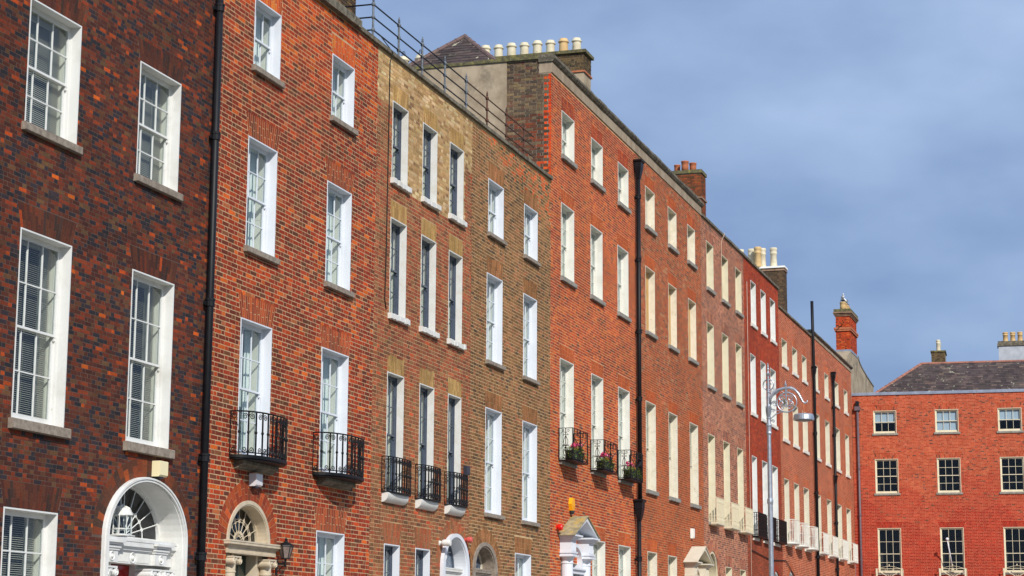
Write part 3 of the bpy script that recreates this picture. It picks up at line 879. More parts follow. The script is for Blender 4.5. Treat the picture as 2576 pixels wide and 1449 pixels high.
def P(*a, **k):
    return Palette(*a, **k)
PAL = {
 '1': P((3, (84, 44, 38)), (3, (98, 50, 38)), (2.4, (56, 48, 58)), (1.2, (46, 44, 54)), (2.4, (124, 56, 36)), (1.4, (146, 62, 34)), (1.5, (104, 66, 46)), (0.36, (186, 78, 28)), (0.14, (212, 98, 30)), (0.6, (112, 80, 56)), tint=(0.88, 0.90, 0.94)),
 '1a': P((3, (84, 46, 38)), (2, (98, 54, 40)), (1, (66, 46, 44)), (1, (110, 52, 36)), (0.15, (170, 70, 30))),
 '1d': P((2, (96, 56, 42)), (2, (124, 62, 38)), (1, (76, 52, 46)), (1, (150, 72, 36))),
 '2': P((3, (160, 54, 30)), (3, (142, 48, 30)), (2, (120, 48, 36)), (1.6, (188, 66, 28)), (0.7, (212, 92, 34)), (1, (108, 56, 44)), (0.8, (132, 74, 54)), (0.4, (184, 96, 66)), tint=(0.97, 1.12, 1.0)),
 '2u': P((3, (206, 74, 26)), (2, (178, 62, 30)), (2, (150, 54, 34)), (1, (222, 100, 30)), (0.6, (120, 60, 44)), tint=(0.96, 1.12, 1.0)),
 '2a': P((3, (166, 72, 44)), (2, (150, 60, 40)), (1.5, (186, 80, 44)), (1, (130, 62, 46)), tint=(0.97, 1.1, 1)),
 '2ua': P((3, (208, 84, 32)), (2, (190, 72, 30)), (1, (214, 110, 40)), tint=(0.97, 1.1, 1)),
 '3': P((3, (158, 92, 62)), (2.5, (146, 96, 64)), (2, (136, 84, 56)), (1.5, (176, 92, 60)), (1, (122, 84, 60)), (0.5, (196, 88, 50)), (1.2, (164, 112, 76)), tint=(0.95, 1.0, 1.18)),
 '3r': P((3, (164, 84, 58)), (2, (150, 74, 54)), (2, (176, 94, 62)), (1, (128, 76, 56)), (1, (158, 104, 72)), tint=(0.95, 1.02, 1.15)),
 '3y': P((3, (198, 168, 120)), (3, (184, 152, 104)), (2, (212, 188, 146)), (1, (168, 136, 92)), (0.6, (150, 118, 84)), tint=(1, 0.98, 1.12)),
 '3ya': P((3, (176, 146, 94)), (2, (164, 134, 84)), (1, (188, 158, 108)), tint=(1.02, 0.97, 1.05)),
 '3ga': P((3, (166, 104, 72)), (2, (182, 96, 62)), (2, (150, 106, 74)), tint=(0.95, 1, 1.15)),
 '4': P((3, (146, 104, 66)), (3, (130, 92, 58)), (2, (158, 112, 74)), (1.6, (112, 84, 58)), (1.2, (168, 108, 74)), (0.5, (96, 76, 58)), tint=(0.97, 0.98, 1.14)),
 '4o': P((2, (206, 92, 44)), (2, (146, 104, 66)), (1.5, (176, 98, 58)), (1, (96, 80, 58))),
 '4a': P((3, (160, 112, 70)), (2, (142, 100, 62)), (1, (172, 120, 80)), tint=(0.98, 0.97, 1.12)),
 '5': P((3, (206, 78, 38)), (2.5, (190, 66, 40)), (2, (172, 60, 46)), (1.5, (214, 94, 46)), (1, (150, 60, 50)), (0.4, (120, 62, 56)), tint=(0.93, 1.26, 1.0)),
 '5a': P((3, (200, 88, 52)), (2, (186, 78, 46)), (1, (176, 72, 50)), tint=(0.93, 1.22, 1.0)),
 '5d': P((2, (170, 62, 40)), (2, (150, 56, 40)), (1, (190, 80, 46)), tint=(0.95, 1.15, 1.0)),
 '6': P((3, (182, 80, 52)), (2, (166, 72, 52)), (2, (190, 92, 60)), (1.2, (140, 76, 62)), (0.9, (178, 116, 94)), (0.6, (110, 70, 62)), tint=(0.94, 1.2, 1.08)),
 '6l': P((3, (190, 82, 46)), (2.4, (176, 74, 46)), (1.4, (166, 78, 54)), (0.6, (140, 76, 60)), tint=(0.94, 1.22, 1.0)),
 '7': P((3, (184, 116, 94)), (2, (170, 102, 86)), (2, (152, 94, 82)), (1.3, (120, 84, 80)), (1.2, (198, 132, 108)), tint=(0.97, 1.05, 1.08)),
 '8': P((3, (170, 60, 34)), (2, (160, 54, 34)), (2, (180, 70, 40)), (0.8, (140, 56, 42)), tint=(0.95, 1.08, 1.0)),
 '8b': P((3, (150, 70, 50)), (2, (140, 66, 50)), (2, (166, 74, 50)), tint=(0.95, 1.08, 1)),
 '9': P((3, (192, 92, 64)), (2, (180, 82, 58)), (2, (202, 104, 74)), (0.5, (150, 78, 62)), tint=(0.82, 0.98, 0.95)),
 '9a': P((1, (198, 106, 78)), (1, (190, 96, 70)), tint=(0.95, 1.1, 1.05)),
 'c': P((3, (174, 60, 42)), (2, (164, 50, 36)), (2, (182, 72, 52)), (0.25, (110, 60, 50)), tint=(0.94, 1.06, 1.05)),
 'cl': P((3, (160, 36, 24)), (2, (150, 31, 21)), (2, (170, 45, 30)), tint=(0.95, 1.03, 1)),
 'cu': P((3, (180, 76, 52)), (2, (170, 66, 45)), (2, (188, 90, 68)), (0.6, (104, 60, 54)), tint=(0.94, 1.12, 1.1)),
 'gab': P((3, (110, 94, 76)), (2, (94, 80, 68)), (2, (124, 106, 80)), (1.4, (80, 70, 62)), (0.9, (108, 76, 62)), tint=(1, 0.98, 1.1)),
 'gabr': P((3, (104, 66, 52)), (2, (124, 66, 48)), (2, (80, 62, 54)), (0.3, (190, 76, 40))),
 'quoin': P((3, (226, 78, 26)), (1, (214, 64, 26)), (1, (232, 100, 40))),
 'chg': P((3, (104, 88, 64)), (2, (84, 70, 56)), (1, (70, 58, 50))),
 'chb': P((3, (128, 74, 48)), (2, (108, 64, 44)), (2, (150, 78, 46)), (1, (88, 66, 48))),
 'chd': P((3, (94, 78, 64)), (2, (76, 64, 56)), (1, (116, 92, 70))),
 'cho': P((3, (198, 76, 36)), (2, (176, 66, 36)), (1, (208, 100, 50)), (0.6, (120, 60, 44))),
 'slate': P((3, (78, 68, 74)), (2, (68, 60, 66)), (2, (88, 77, 82)), (0.6, (104, 90, 90))),
 'slated': P((3, (70, 74, 82)), (2, (60, 64, 70))),
}

class House:
    def __init__(s, label, X0, X1, ztop, mortar, group='houses of the brick terrace', cat='house', name='terraced_house', rz=0.0, loc=None, mat='brick'):
        s.X0, s.X1, s.w, s.ztop, s.mortar, s.mat = X0, X1, X1 - X0, ztop, mortar, mat
        s.e = thing(name, label, cat, loc or (X0, YW, 0), rz, group)
        s.rects, s.arches, s.traps, s.rings = [], [], [], []
        s.aq = []
    def wins(s, xs, z0, z1, pal=None, ah=0.42, splay=0.08, aw=0.075, aj=0.008, local=False, **kw):
        for x0, x1 in xs:
            if not local:
                x0, x1 = x0 - s.X0, x1 - s.X0
            s.rects.append((x0, x1, z0, z1))
            window(s.e, x0, x1, z0, z1, **kw)
            if pal:
                s.traps.append((x0, x1, z1, ah, splay))
                s.aq.append(flat_arch_pieces(x0, x1, z1 + 0.004, ah, splay, PAL[pal], aw, aj))
    def arch(s, xc, zs, a, b, t=0.30, pal=None, n=26, rows=2):
        s.arches.append((xc, zs, a, b))
        s.rects.append((xc - a, xc + a, 0.0, zs))
        if pal:
            s.rings.append((xc, zs, a + t, b + t, a))
            s.aq.append(ring_pieces(xc, zs, a, b, t, PAL[pal], n, rows))
    def blocked(s, z):
        iv = []
        for x0, x1, a, b in s.rects:
            if a - 0.02 < z < b + 0.02:
                iv.append((x0, x1))
        for x0, x1, zt, ah, sp in s.traps:
            if zt <= z <= zt + ah + 0.01:
                d = sp * (z - zt) / ah
                iv.append((x0 - d, x1 + d))
        for xc, zs, a, b, ai in s.rings:
            if zs <= z < zs + b:
                d = a * math.sqrt(max(0, 1 - ((z - zs) / b) ** 2))
                iv.append((xc - d, xc + d))
        for xc, zs, a, b in s.arches:
            if zs <= z < zs + b:
                d = a * math.sqrt(max(0, 1 - ((z - zs) / b) ** 2))
                iv.append((xc - d, xc + d))
        return iv
    def finish(s, pal_at, z0=0.0, singles=300, asingles=0, **kw):
        wall_sheet(s.e, 0, s.w, 0, s.ztop, s.rects, s.arches, 'mortar' + s.mortar)
        lay_wall(s.e, 0.002, s.w - 0.002, z0, s.ztop, s.blocked, pal_at, s.mat, singles, **kw)
        if s.aq:
            Q = np.concatenate([q for q, c in s.aq])
            C = np.concatenate([c for q, c in s.aq])
            place_pieces(s.e, Q, C, s.mat, asingles)
    def shell(s, depth=9.0, roof=None, mat='render'):
        r = roof if roof is not None else s.ztop - 0.5
        b = MB()
        b.box(0.01, 0.25, 0.42, depth, 0, r).box(s.w - 0.25, s.w - 0.01, 0.42, depth, 0, r).box(0.25, s.w - 0.25, depth - 0.3, depth, 0, r)
        b.box(0.01, s.w - 0.01, 0.10, 0.41, s.ztop - 0.9, s.ztop - 0.002)
        b.build('side_and_back_walls', mat, s.e)
        MB().box(0.01, s.w - 0.01, 0.42, depth, r + 0.003, r + 0.2).build('flat_roof', 'lead', s.e)
    def copings(s, x0, x1, z, h, proj, back=0.36, step=0.95, mat='coping', prof=None, jit=0.008):
        x = x0
        while x < x1 - 0.05:
            e = min(x + step + rng.uniform(-0.05, 0.05), x1)
            if x1 - e < 0.3: e = x1
            dy, dz = rng.uniform(-jit, jit, 2)
            p = prof(dy, dz) if prof else [(-proj + dy, z + 0.003), (-proj + dy, z + h * 0.8 + dz), (-proj + 0.03 + dy, z + h + dz), (back, z + h + dz), (back, z + 0.003)]
            MB().xprism(p, x + 0.003, e - 0.003).build('coping_stone', mat, s.e)
            x = e

def slates(parent, O, U, V, poly, gauge, width, pal, mat='slate', singles=300, name='slate', frame=None):
    """slates on a plane: O origin, U along the eaves, V up the slope; poly convex in (u, v)"""
    O, U, V = Vector(O), Vector(U).normalized(), Vector(V).normalized()
    N = U.cross(V).normalized()
    if N.z < 0: N = -N
    def clip(pts):
        out = pts
        n = len(poly)
        for i in range(n):
            a, b = poly[i], poly[(i + 1) % n]
            res = []
            def side(p): return (b[0] - a[0]) * (p[1] - a[1]) - (b[1] - a[1]) * (p[0] - a[0])
            for k in range(len(out)):
                p, q = out[k - 1], out[k]
                sp_, sq = side(p), side(q)
                if (sp_ >= 0) != (sq >= 0):
                    t = sp_ / (sp_ - sq)
                    res.append((p[0] + (q[0] - p[0]) * t, p[1] + (q[1] - p[1]) * t))
                if sq >= 0: res.append(q)
            out = res
            if not out: break
        return out
    us, vs = [p[0] for p in poly], [p[1] for p in poly]
    items = []
    v, r = min(vs), 0
    while v < max(vs):
        u = min(us) - width * (0.5 if r % 2 else 0) - rng.uniform(0, 0.05)
        while u < max(us):
            w = width * rng.uniform(0.94, 1.06)
            c = clip([(u + 0.002, v - 0.02), (u + w - 0.002, v - 0.02 + rng.uniform(-.006, .006)), (u + w - 0.002, v + gauge + 0.03), (u + 0.002, v + gauge + 0.03)])
            if len(c) >= 3: items.append((c, v))
            u += w
        v += gauge
        r += 1
    base = np.array(frame.matrix_basis.to_translation()) if frame else np.zeros(3)
    rot = np.array(frame.matrix_basis.to_3x3()) if frame else np.eye(3)
    geo, cen = [], []
    for c, v0 in items:
        th = 0.010 * rng.uniform(0.8, 1.5)
        top = []
        for u, v in c:
            f = max(0, min(1, 1 - (v - v0 + 0.02) / (gauge + 0.05)))
            top.append(O + U * u + V * v + N * (0.006 + 0.016 * f + th))
        geo.append((top, [p - N * th for p in top]))
        cen.append(sum(top, Vector()) / len(top))
    cen_w = np.array([tuple(p) for p in cen]) @ rot.T + base
    dist, vis = in_view(cen_w)
    pick = set(i for i in np.argsort(np.where(vis, dist, 1e9))[:singles] if vis[i])
    cols = pal.pick(len(geo))[1]
    def emit(idx, nm, **kw):
        V_, F_, C_c = [], [], []
        for i in idx:
            t, bt = geo[i]
            b, n = len(V_), len(t)
            V_ += [tuple(p) for p in t] + [tuple(p) for p in bt]
            F_ += [tuple(b + k for k in range(n))] + [(b + k, b + n + k, b + n + (k + 1) % n, b + (k + 1) % n) for k in range(n)]
            C_c += [tuple(cols[i]) + (1,)] * (2 * n)
        me = bpy.data.meshes.new(nm)
        me.from_pydata(V_, [], F_)
        a = me.attributes.new('Col', 'FLOAT_COLOR', 'POINT')
        a.data.foreach_set('color', np.array(C_c, np.float32).reshape(-1))
        me.materials.append(M[mat])
        link(nm, me, parent, **kw)
    for i in pick:
        emit([i], name)
    rest = [i for i in range(len(geo)) if i not in pick]
    if rest:
        emit(rest, 'slating', kind='stuff')

def ridge_tiles(parent, a, b, n, r, mat='terra', name='ridge_tile'):
    a, b = Vector(a), Vector(b)
    for i in range(n):
        p, q = a + (b - a) * (i / n), a + (b - a) * ((i + 0.985) / n)
        MB().tube([p, p + (q - p) * 0.06, p + (q - p) * 0.07, q], [r * 1.12, r * 1.12, r, r], 8).build(name, mat, parent)

POT = {}
def pot_mesh(kind, mat):
    if (kind, mat) not in POT:
        prof = {'roll': [(0.165, 0), (0.17, 0.02), (0.155, 0.42), (0.155, 0.44), (0.19, 0.46), (0.2, 0.485), (0.185, 0.51), (0.15, 0.55), (0.145, 0.6), (0.11, 0.6), (0.1, 0.3)],
                'tall': [(0.21, 0), (0.2, 0.05), (0.17, 0.75), (0.2, 0.78), (0.21, 0.82), (0.185, 0.86), (0.19, 0.98), (0.205, 1.0), (0.205, 1.1), (0.19, 1.14), (0.14, 1.14), (0.13, 0.6)],
                'plain': [(0.17, 0), (0.165, 0.25), (0.17, 0.42), (0.185, 0.43), (0.185, 0.48), (0.15, 0.48), (0.14, 0.2)]}[kind]
        POT[(kind, mat)] = MB().lathe(prof, 0, 0, 14).mesh('chimney_pot', mat, True)
    return POT[(kind, mat)]

def chimney(h, x0, x1, y0, y1, z0, z1, pal, mortar, corbel=((0.0, 0.0),), capm='coping', cap=0.10, capout=0.07, brick_from=None, pots=(), mat='brick'):
    """stack with bricks laid on the two faces the street sees; corbel: (height below the cap, projection)"""
    c = MB().box(x0 + 0.012, x1 - 0.012, y0 + 0.012, y1 - 0.012, z0, z1).build('chimney', 'mortar' + mortar if brick_from is None else 'render', h.e)
    zb = z0 if brick_from is None else brick_from
    if brick_from is not None:
        MB().box(x0 + 0.008, x1 - 0.008, y0 + 0.008, y1 - 0.008, brick_from - 0.01, z1 - 0.001).build('mortar_core', 'mortar' + mortar, c)
        MB().box(x0 - 0.04, x1 + 0.04, y0 - 0.04, y1 + 0.04, brick_from - 0.075, brick_from - 0.012).build('string_course', mat and 'terra', c)
    nb = lambda z: []
    lay_wall(h.e, -y1, -y0, zb, z1, nb, lambda x, z: PAL[pal], mat, 60, xf=lambda a, d, z: (x0 + d, -a, z), rz=-math.pi / 2, parent=c)
    lay_wall(h.e, x0, x1, zb, z1, nb, lambda x, z: PAL[pal], mat, 30, xf=lambda a, d, z: (a, y0 + d, z), parent=c)
    for zz, out in corbel:
        if out > 0:
            MB().box(x0 - out, x1 + out, y0 - out, y1 + out, z1 - zz, z1 - zz + 0.09).build('corbel', capm if out > 0.5 else 'mortar' + mortar, c)
    MB().box(x0 - capout, x1 + capout, y0 - capout, y1 + capout, z1 + 0.002, z1 + cap).build('cap', capm, c)
    for px, py, kind, m, s in pots:
        o = link('chimney_pot', pot_mesh(kind, m), c, (px, py, z1 + cap - 0.01))
        o.scale = (s, s, s)
    return c

# ================================================================ house 1: dark brick
h = House('dark purple brown brick house with venetian blinds and a red door under a white arch', 22.0, 33.95, 15.8, '1')
k = dict(lining='white', frame='white', fill='venetian', pal='1a', ah=0.41, splay=0.13, aj=0.007, aw=0.088)
h.wins([(27.12, 28.76), (30.86, 32.46)], 9.968, 12.081, slat=0.026, sp=0.085, **k)
h.wins([(27.17, 28.77), (30.87, 32.47)], 5.167, 8.239, sh=0.17, sp=0.10, **k)
h.wins([(27.09, 28.71)], 1.3, 3.765, **k)
h.wins([(23.4, 25.0)], 5.167, 8.239, **k)
h.wins([(23.4, 25.0)], 9.968, 12.081, **k)
xc = 31.70 - h.X0
h.arch(xc, 3.49, 1.50, 1.09, 0.34, '1d', 30, 2)
h.finish(lambda x, z: PAL['1'], asingles=300, jit=0.003, gauge=0.0735, bed=0.011)
h.shell()
h.copings(0, h.w, 15.8, 0.13, 0.07)
d = MB()
arch_band(d, xc, 3.49, 1.515, 1.105, 1.40, 1.03, -0.06, 0.02, 0.0)
arch_band(d, xc, 3.49, 1.40, 1.03, 1.375, 1.005, -0.035, 0.46, 0.0)
arch_band(d, xc, 3.49, 1.50, 1.095, 1.455, 1.065, -0.095, -0.0605, 0.0)
arch_band(d, xc, 3.49, 1.425, 1.045, 1.395, 1.022, -0.085, -0.0605, 0.0)
ds = d.build('door_surround', 'white', h.e)
f = fanlight(h.e, xc, 3.56, 1.36, 0.93, 0.44, 0.011, 'white', spokes=10, rings=(0.52,))
g_ = MB()
half_disc(g_, xc, 3.56, 1.33, 0.90, 0.462, 0.468)
g_.build('glazing', 'glass', f)
r_ = MB()
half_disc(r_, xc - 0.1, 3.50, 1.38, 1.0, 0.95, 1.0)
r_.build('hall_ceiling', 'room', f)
# lantern standing in the fanlight
ln = MB()
lx, ly, lz, lr = xc - 0.36, 0.26, 3.56, 0.20
for i in range(8):
    a = i * math.pi / 4 + 0.3
    ln.tube([(lx + lr * math.cos(a), ly + lr * 0.8 * math.sin(a), lz), (lx + lr * math.cos(a), ly + lr * 0.8 * math.sin(a), lz + 0.34), (lx + lr * 0.72 * math.cos(a), ly + lr * .6 * math.sin(a), lz + 0.47), (lx, ly, lz + 0.53)], 0.011, 4)
for z in (0.0, 0.1, 0.34):
    ln.tube([(lx + lr * math.cos(a * math.pi / 8), ly + lr * 0.8 * math.sin(a * math.pi / 8), lz + z) for a in range(16)], 0.012, 4, True)
ln.box(lx - lr, lx + lr, ly - 0.16, ly + 0.17, lz - 0.02, lz - 0.005)
ln.tube([(lx - 0.12, ly + 0.1, lz + 0.5), (lx - 0.1, ly + 0.1, lz + 0.66), (lx, ly + 0.1, lz + 0.72), (lx + 0.1, ly + 0.1, lz + 0.66), (lx + 0.13, ly + 0.1, lz + 0.5)], 0.012, 4)
lo = ln.build('lantern', 'white', h.e)
MB().lathe([(lr * 0.97, 0.345), (lr * 0.7, 0.46), (0.02, 0.52)], lx, ly, 12, lz).build('lantern_roof', 'white', lo)
MB().lathe([(lr * 0.93, 0.0), (lr * 0.93, 0.335)], lx, ly, 12, lz).build('lantern_glass', 'glass', lo)
e_ = MB()
entablature(e_, xc - 1.36, xc + 1.36, 0.16, 0.47, 3.06, 3.50, out=0.10)
for cx in (xc - 1.02, xc + 0.78):
    e_.box(cx - 0.20, cx + 0.24, 0.08, 0.159, 3.06, 3.27)
    for z, o in ((3.27, 0.02), (3.31, 0.04), (3.36, 0.06), (3.40, 0.10)):
        e_.box(cx - 0.20 - o, cx + 0.24 + o, 0.08 - o, 0.158 - o, z, z + 0.04)
    e_.tube([(cx + 0.02 + 0.075 * math.cos(t * math.pi / 8), 0.075, 3.165 + 0.075 * math.sin(t * math.pi / 8)) for t in range(16)], 0.014, 4, True)
    e_.ball((cx + 0.02, 0.075, 3.165), 0.035)
for i in range(34):
    x = xc - 0.72 + i * 0.036
    if abs(x - xc + 0.12) > 0.14: e_.box(x, x + 0.017, 0.148, 0.1595, 3.09, 3.25)
e_.tube([(xc - 0.12 + 0.09 * math.cos(t * math.pi / 8), 0.155, 3.165 + 0.09 * math.sin(t * math.pi / 8)) for t in range(16)], 0.017, 4, True)
e_.ball((xc - 0.12, 0.155, 3.165), 0.04)
e_.build('entablature', 'white', h.e)
for cx in (xc - 1.0, xc + 0.62, xc + 1.12):
    ionic(h.e, cx, 0.24, 2.82, 0.135, 'white')
d2 = MB()
d2.box(xc - 0.52, xc - 0.44, 0.40, 0.6, 0, 3.06).box(xc + 0.44, xc + 0.52, 0.40, 0.6, 0, 3.06).box(xc - 1.38, xc - 0.52, 0.44, 0.5, 0, 3.06).box(xc + 0.52, xc + 1.38, 0.44, 0.5, 0, 3.06)
d2.build('door_frame', 'white', h.e)
panel_door(h.e, xc - 0.44, xc + 0.44, 0.1, 3.05, 0.52, 'red')

# ================================================================ house 2: red brick
h = House('red and orange brick house with light joints, white sashes and two bowed black balconies', 33.95, 42.42, 15.8, '2')
k = dict(lining='white2', frame='white2', fill='blind', pal='2a', ah=0.50, splay=0.15, aj=0.015, aw=0.095, sill='stone', sh=0.128, sp=0.095)
ku = dict(k, pal='2ua', splay=0.05, ah=0.46)
h.wins([(35.56, 36.86), (39.65, 40.96)], 13.354, 14.809, ru=1, rl=1, **ku)
h.wins([(35.44, 36.84), (39.52, 40.94)], 9.556, 11.838, **k)
h.wins([(35.34, 36.82), (39.42, 40.95)], 5.38, 8.084, **dict(k, sill=None))
h.wins([(39.36, 40.92)], 1.6, 4.094, **k)
xc = 35.98 - h.X0
h.arch(xc, 3.66, 0.97, 0.81, 0.40, '2a', 25, 2)
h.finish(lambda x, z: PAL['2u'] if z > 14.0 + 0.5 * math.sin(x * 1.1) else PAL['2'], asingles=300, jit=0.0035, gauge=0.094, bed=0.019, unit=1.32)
h.shell()
h.copings(0, 41.05 - h.X0, 15.8, 0.22, 0.13)
h.copings(41.05 - h.X0, h.w, 15.8, 0.13, 0.08)
d = MB()
arch_band(d, xc, 3.66, 0.985, 0.825, 0.90, 0.75, -0.03, 0.03, 3.6)
arch_band(d, xc, 3.66, 0.90, 0.75, 0.875, 0.725, -0.015, 0.26, 3.6)
d.build('door_surround', 'doorstone', h.e)
f = fanlight(h.e, xc, 3.69, 0.88, 0.70, 0.22, 0.009, 'doorstone', spokes=8, rings=(0.25, 0.55, 0.62))
g_ = MB()
half_disc(g_, xc, 3.69, 0.86, 0.68, 0.236, 0.242)
g_.build('glazing', 'glass', f)
r_ = MB()
half_disc(r_, xc, 3.64, 1.0, 0.85, 0.70, 0.75)
r_.build('reflection_backing', 'greenreflect', f)  # disc behind the fanlight glass, green reflection painted in as its colour
e_ = MB()
entablature(e_, xc - 1.0, xc + 1.22, -0.05, 0.22, 3.42, 3.67, out=0.10)
for i in range(30):
    e_.box(xc - 0.5 + i * 0.05, xc - 0.475 + i * 0.05, -0.056, -0.0505, 3.44, 3.53)
e_.build('entablature', 'doorstone', h.e)
for cx in (xc - 0.72, xc + 0.93):
    ionic(h.e, cx, 0.04, 3.20, 0.125, 'doorstone')
d2 = MB()
d2.box(xc - 0.50, xc - 0.42, 0.10, 0.4, 0, 3.42).box(xc + 0.60, xc + 0.68, 0.10, 0.4, 0, 3.42)
d2.box(xc - 1.0, xc - 0.5, 0.14, 0.2, 0, 3.42).box(xc + 0.68, xc + 1.2, 0.14, 0.2, 0, 3.42)
d2.build('door_frame', 'doorstone', h.e)
panel_door(h.e, xc - 0.42, xc + 0.60, 0.1, 3.4, 0.32, 'green')
for xa, xb in ((35.01, 37.12), (39.07, 41.30)):
    balcony(h.e, bow(xa - h.X0, xb - h.X0, 0.52, 2.3), 5.32, 6.17, 'iron', ('scroll', 'knob'), 15, plate=0.06)
    m = (xa + xb) / 2 - h.X0
    cb = MB()
    cb.xprism([(-0.20, 5.225), (-0.20, 5.17), (-0.16, 5.13), (-0.12, 5.12), (-0.09, 5.08), (0.02, 5.07), (0.02, 5.225)], m - 0.84, m + 0.84)
    cb.build('balcony_corbel', 'coping', h.e)
# stack on the party wall
chimney(h, 8.30, 9.42, 1.0, 2.6, 15.0, 18.75, 'chd', 'ch', corbel=((1.25, 0.03), (1.05, 0.07), (0.85, 0.11), (0.65, 0.06)))

# ================================================================ house 3: yellow above, brown below
h = House('brown brick house with a yellow top floor, slate blue sashes and three small black balconies', 42.42, 49.40, 15.8, '3')
k = dict(lining='oldwhite', frame='navy', fill='blind', sill='oldwhite', sh=0.14, sp=0.10, rough=0.012, ah=0.42, aj=0.008)
h.wins([(43.42, 44.49), (45.54, 46.61), (47.58, 48.69)], 12.79, 14.731, pal='3ya', splay=0.0, **k)
h.wins([(43.41, 44.49), (45.53, 46.62), (47.60, 48.67)], 9.484, 11.828, pal='3ya', splay=0.01, **k)
h.wins([(43.36, 44.47), (45.56, 46.61), (47.66, 48.69)], 5.208, 8.071, pal='3ya', splay=0.0, **dict(k, sill=None))
h.wins([(43.34, 44.35), (45.43, 46.45)], 1.6, 4.016, pal='3ga', splay=0.16, **dict(k, ah=0.5, lining='white2'))
xc = 48.24 - h.X0
h.arch(xc, 3.62, 1.02, 0.88, 0.34, '3ga', 34, 2)
def p3(x, z):
    if z > 14.55 or (z > 12.6 and 1.05 < x < 6.45) or (z > 14.25 and x > 6.45):
        return PAL['3y']
    return PAL['3r'] if 8.2 < z < 13.2 and rng.random() < 0.7 else PAL['3']
h.finish(p3, jit=0.003, gauge=0.091, bed=0.017, unit=1.30)
h.shell()
h.copings(0, h.w, 15.8, 0.12, 0.075)
d = MB()
arch_band(d, xc, 3.62, 1.03, 0.89, 0.86, 0.80, -0.09, 0.02, 0.0)
arch_band(d, xc, 3.62, 0.86, 0.80, 0.83, 0.77, -0.05, 0.34, 0.0)
d.build('door_surround', 'white2', h.e)
f = fanlight(h.e, xc, 3.66, 0.82, 0.74, 0.30, 0.012, 'navy', spokes=2, rings=())
g_ = MB()
half_disc(g_, xc, 3.66, 0.80, 0.72, 0.32, 0.326)
g_.build('etched_glass', 'frost', f)
sw = MB()
for k_ in range(9):
    a0 = 0.35 + 0.3 * k_
    sw.tube([(xc + (0.1 + 0.07 * t) * math.cos(a0 + 0.22 * t * (1 if k_ % 2 else -1)), 0.312, 3.72 + (0.08 + 0.062 * t) * abs(math.sin(a0 + 0.12 * t))) for t in range(9)], 0.010, 4)
sw.build('glass_swirls', 'boxgrey', f)
e_ = MB()
entablature(e_, xc - 0.82, xc + 0.84, 0.10, 0.34, 3.36, 3.64, out=0.07)
e_.build('entablature', 'oldwhite', h.e)
d2 = MB()
d2.box(xc - 0.82, xc - 0.46, 0.2, 0.4, 0, 3.36).box(xc + 0.46, xc + 0.82, 0.2, 0.4, 0, 3.36)
d2.build('door_frame', 'white2', h.e)
panel_door(h.e, xc - 0.46, xc + 0.46, 0.1, 3.35, 0.36, 'boxnavy')
for xa, xb in ((43.10, 44.74), (45.34, 46.84), (47.46, 48.90)):
    balcony(h.e, bow(xa - h.X0, xb - h.X0, 0.235, 2.8), 5.22, 6.03, 'iron', ('knob', 'scroll'), 12, plate=0.025, rail=0.013)
    m = (xa + xb) / 2 - h.X0
    cb = MB()
    n = 8
    cb.xprism([(-0.16 + 0.0, 5.19)] + [(-0.17 * math.cos(i * math.pi / 2 / n) - 0.0, 5.16 - 0.19 * math.sin(i * math.pi / 2 / n)) for i in range(n + 1)] + [(0.02, 4.97), (0.02, 5.19)], xa - h.X0 + 0.03, xb - h.X0 - 0.26)
    cb.build('balcony_corbel', 'oldwhite', h.e)

# ================================================================ house 4: tan brown
h = House('tan brown brick house with fresh white windows and a leaded stone door arch', 49.40, 56.85, 15.8, '4')
k = dict(lining='white2', frame='white2', fill='blind', sill='stone', sh=0.115, sp=0.095, ah=0.45, pal='4a', aj=0.008)
h.wins([(50.80, 52.17), (54.13, 55.47)], 12.952, 14.486, ru=1, rl=1, splay=0.02, **k)
h.wins([(50.73, 52.12), (54.09, 55.43)], 9.377, 11.807, splay=0.05, **k)
h.wins([(50.70, 52.12), (54.06, 55.48)], 5.216, 8.076, splay=0.06, **k)
h.wins([(53.42, 54.93)], 1.6, 4.265, splay=0.1, **k)
xc = 50.76 - h.X0
h.arch(xc, 3.68, 1.03, 0.73, 0.36, '4a', 34, 2)
def p4(x, z):
    if z > 14.5 + 0.25 * (5.5 - x) and x > 0.3 and rng.random() < 0.65:
        return PAL['4o']
    return PAL['4']
h.finish(p4, jit=0.003, gauge=0.090, bed=0.017, unit=1.30)
h.shell()
h.copings(0, h.w, 15.8, 0.12, 0.075)
d = MB()
arch_band(d, xc, 3.68, 1.04, 0.74, 0.84, 0.64, -0.03, 0.05, 0.0)
arch_band(d, xc, 3.68, 0.84, 0.64, 0.80, 0.60, 0.0, 0.40, 0.0)
d.build('door_surround', 'stone', h.e)
f = fanlight(h.e, xc, 3.74, 0.79, 0.55, 0.36, 0.010, 'cream2', spokes=2, rings=())
g_ = MB()
half_disc(g_, xc, 3.74, 0.77, 0.53, 0.374, 0.38)
g_.build('glazing', 'frost', f)
sw = MB()
for k_ in range(-6, 7):
    sw.tube([(xc + k_ * 0.13, 0.37, 3.75), (xc + k_ * 0.13 + 0.20, 0.37, 3.75 + 0.4)], 0.006, 3)
    sw.tube([(xc + k_ * 0.13, 0.369, 3.75), (xc + k_ * 0.13 - 0.20, 0.369, 3.75 + 0.4)], 0.006, 3)
sw.build('lead_lattice', 'boxnavy', f)
e_ = MB()
entablature(e_, xc - 0.80, xc + 0.82, 0.12, 0.40, 3.40, 3.70, out=0.06)
e_.build('entablature', 'stone', h.e)
d2 = MB()
d2.box(xc - 0.80, xc - 0.46, 0.2, 0.4, 0, 3.40).box(xc + 0.46, xc + 0.80, 0.2, 0.4, 0, 3.40)
d2.build('door_frame', 'stone', h.e)
panel_door(h.e, xc - 0.46, xc + 0.46, 0.1, 3.39, 0.36, 'green')

